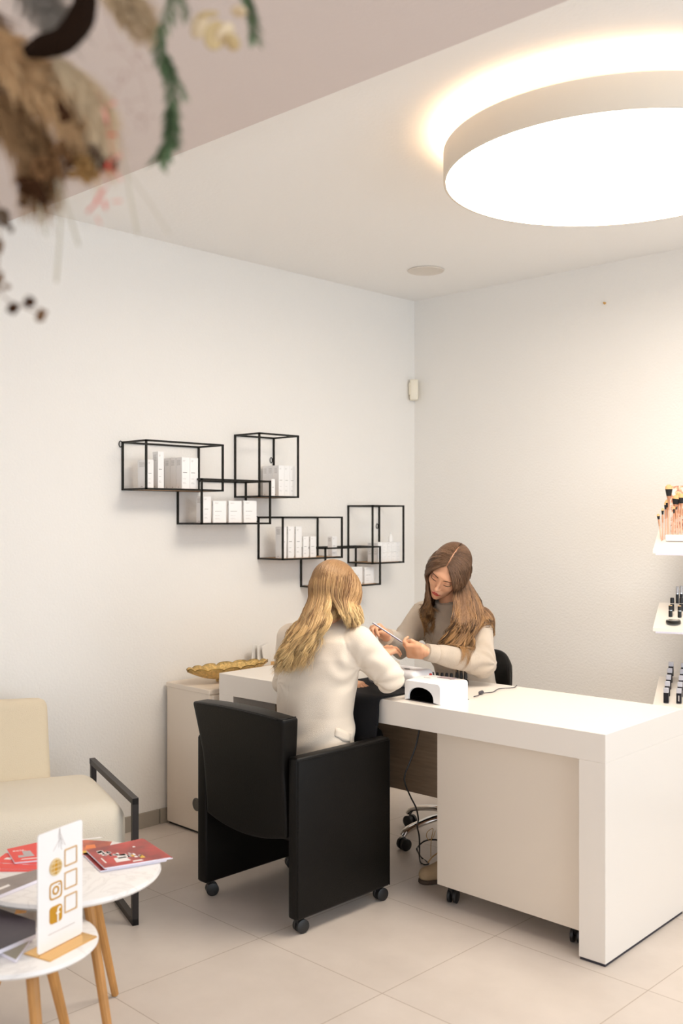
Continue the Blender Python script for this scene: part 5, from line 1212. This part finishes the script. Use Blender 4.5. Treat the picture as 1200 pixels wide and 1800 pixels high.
cluster('seed_cluster', [(112, 270, 1.0, 22, .006), (98, 290, 1.0, 22, .006), (78, 305, 1.0, 20, .006)], .0042, SEED, 1)
cluster('seed_cluster', [(60, 332, 1.0, 22, .006), (46, 328, 1.0, 14, .005), (68, 348, 1.0, 14, .0045)], .0040, SEED2, 2)
cluster('seed_cluster', [(178, 276, 1.0, 20, .005), (186, 290, 1.0, 8, .004)], .0042, fm('seed_umber', '#4e3722'), 3)
cluster('seed_cluster', [(152, 298, 1.0, 24, .0055), (146, 306, 1.0, 10, .004)], .0044, fm('seed_ochre', '#8a6636'), 4)
cluster('seed_head', [(112, 186, .97, 10, .003), (117, 205, .97, 8, .002)], .0040, SEED2, 5)
cluster('seed_head', [(4, 384, 1.02, 18, .0042)], .0036, fm('seed_grey', '#5d4a38'), 6)
cluster('seed_head', [(-2, 432, 1.02, 12, .004)], .0034, SEED, 7); cluster('seed_head', [(-3, 498, 1.02, 12, .004)], .0034, SEED, 8)
for k, (u, v, c_) in enumerate([(24, 541, SEED2), (53, 531, SEED2), (73, 553, SEED)]): cluster('seed_head', [(u, v, 1.02, 10, .0022)], .0034, c_, 10 + k)
MB().tube(catmull([FLW(-30, 470, 1.02), FLW(-5, 500, 1.02), FLW(10, 525, 1.02), FLW(38, 538, 1.02), FLW(73, 553, 1.02)], 24), .0006, 5).tube(catmull([FLW(38, 538, 1.02), FLW(48, 520, 1.02), FLW(53, 531, 1.02)], 10), .0005, 5).build('stem', SEED, t)
MB().tube(catmull([FLW(-30, 300, 1.02), FLW(-8, 350, 1.02), FLW(2, 384, 1.02), FLW(-3, 432, 1.02), FLW(-4, 498, 1.02)], 24), .0006, 5).build('stem', SEED, t)
def fern(P, n, l, m, seed, w=.0035):
    P = catmull(P, n); mb = MB(); mb.tube(P, .0007, 5); r_ = np.random.default_rng(seed)
    for i in range(1, n):
        tg = P[i] - P[i - 1]; tg /= np.linalg.norm(tg)
        for s_ in (-1, 1):
            d = RT * s_ * r_.uniform(.5, 1) + FW * r_.normal() * .5 + tg * r_.uniform(.8, 1.4); d /= np.linalg.norm(d); L_ = l * r_.uniform(.7, 1.1)
            mb.tube([P[i], P[i] + d * L_ * .5, P[i] + d * L_], [.0004, w * .32, .0003], 4, caps=False, flat=.3)
    return mb.build('fern_sprig', m, t)
fern([FLW(310, -60, 1.04), FLW(305, 0, 1.03), FLW(285, 50, 1.02), FLW(280, 90, 1.02), FLW(292, 120, 1.02)], 60, .017, FERN, 1, .006)
fern([FLW(290, 90, 1.02), FLW(298, 130, 1.02), FLW(302, 180, 1.02), FLW(303, 230, 1.02), FLW(292, 262, 1.02)], 80, .016, FERN, 2, .006)
fern([FLW(298, 120, 1.02), FLW(315, 145, 1.02), FLW(325, 170, 1.02)], 22, .009, FERN2, 3)
fern([FLW(303, 180, 1.01), FLW(301, 215, 1.01), FLW(299, 245, 1.01), FLW(280, 280, 1.01)], 70, .018, FERN, 4, .007)
fern([FLW(400, -60, 1.05), FLW(430, -10, 1.05), FLW(443, 25, 1.05), FLW(449, 68, 1.05)], 50, .014, FERN, 5, .006)
fern([FLW(280, -40, 1.05), FLW(320, 0, 1.05), FLW(327, 30, 1.05)], 26, .010, FERN2, 6)
for k, (u, v, a, s_) in enumerate([(350, 45, .3, 1.1), (378, 62, 1.2, 1.2), (395, 58, 2.2, 1.0), (408, 74, .8, .9), (420, 20, 1.5, .8), (366, 25, .1, 1.0)]):
    c0 = FLW(u, v, 1.04); d = RT * math.cos(a) + UP * math.sin(a) * .6 - UP * .4; d /= np.linalg.norm(d); MB().ball((0, 0, 0), .010 * s_, 8, (1, .35, 1.25)).build('petal', IVORY if k % 2 else PAM2, t, True)
    o = [x for x in t.children if x.name.startswith('petal')]; o = max(o, key=lambda x: x.name if x.name != 'petal' else ''); o.location = c0; o.rotation_euler = (.4 * k, .3, a)
for k, (u, v, a, c_) in enumerate([(196, 183, .4, PINKF), (182, 196, -1.2, PINKF), (186, 210, 1.7, PINKF), (195, 237, .0, REDF), (193, 296, -1, REDF), (206, 276, .6, PINKF), (209, 312, -.8, PINKF), (160, 366, -2.3, REDF), (170, 352, -1.9, REDF), (184, 358, -1.4, REDF), (176, 340, .9, REDF), (172, 386, -1.1, PINKF), (204, 354, .1, PINKF), (190, 288, -1.9, REDF)]):
    c0 = FLW(u, v, .985); d = RT * math.cos(a) + UP * math.sin(a)
    MB().tube([c0 - d * .005, c0 - d * .002, c0 + d * .003, c0 + d * .006], [.0004, .0011, .0018, .0005], 6, flat=.6).build('flower_bud', c_, t, True)
MB().tube(catmull([FLW(175, 300, .99), FLW(190, 320, .99), FLW(178, 345, .99), FLW(160, 366, .985)], 16), .0004, 4).tube(catmull([FLW(170, 160, .99), FLW(186, 195, .99), FLW(192, 236, .985), FLW(200, 290, .985), FLW(209, 312, .985)], 20), .0004, 4).build('stem', mat('red_stem', '#c9604f', .8), t)
for P in ([(96, 300), (103, 350), (106, 400), (99, 496)], [(100, 300), (112, 340), (126, 390), (138, 432)], [(66, 340), (70, 370), (82, 414)], [(210, 240), (222, 300), (230, 350), (242, 412)], [(215, 290), (245, 330), (275, 375), (298, 412)]):
    MB().tube(catmull([FLW(u, v, 1.0) for u, v in P], 20), np.linspace(.0006, .0014, 20), 5, flat=.4).build('grass_blade', STEM, t)
mb = MB(); r_ = np.random.default_rng(5)
for k in range(26):
    u, v = r_.uniform(190, 270), r_.uniform(50, 230); P = FLW(u, v, 1.02 + r_.uniform(-.02, .02)); Q_ = P + (RT * r_.uniform(-.4, 1) + UP * r_.uniform(-1.2, .2)) * .018; mb.tube([P, (P + Q_) / 2 + r_.normal(size=3) * .001, Q_], .00022, 4); mb.ball(Q_, .0009, 5); mb.ball(P, .0008, 5)
P = catmull([FLW(180, 0, 1.02), FLW(205, 80, 1.02), FLW(240, 120, 1.02), FLW(262, 190, 1.02)], 20); mb.tube(P, .0003, 4)
mb.build('fine_twigs', TWIG, t, kind='stuff')
MB().tube(catmull([FLW(-200, -350, 1.1), FLW(-60, -160, 1.1), FLW(60, -60, 1.08), FLW(200, -90, 1.07), FLW(420, -110, 1.06)], 30), .010, 10).tube([FLW(60, -60, 1.08), FLW(60, -60, 1.08) * np.array([1, 1, 0]) + np.array([0, 0, SOF])], .0015, 6).build('garland_branch', DKB, t, True)
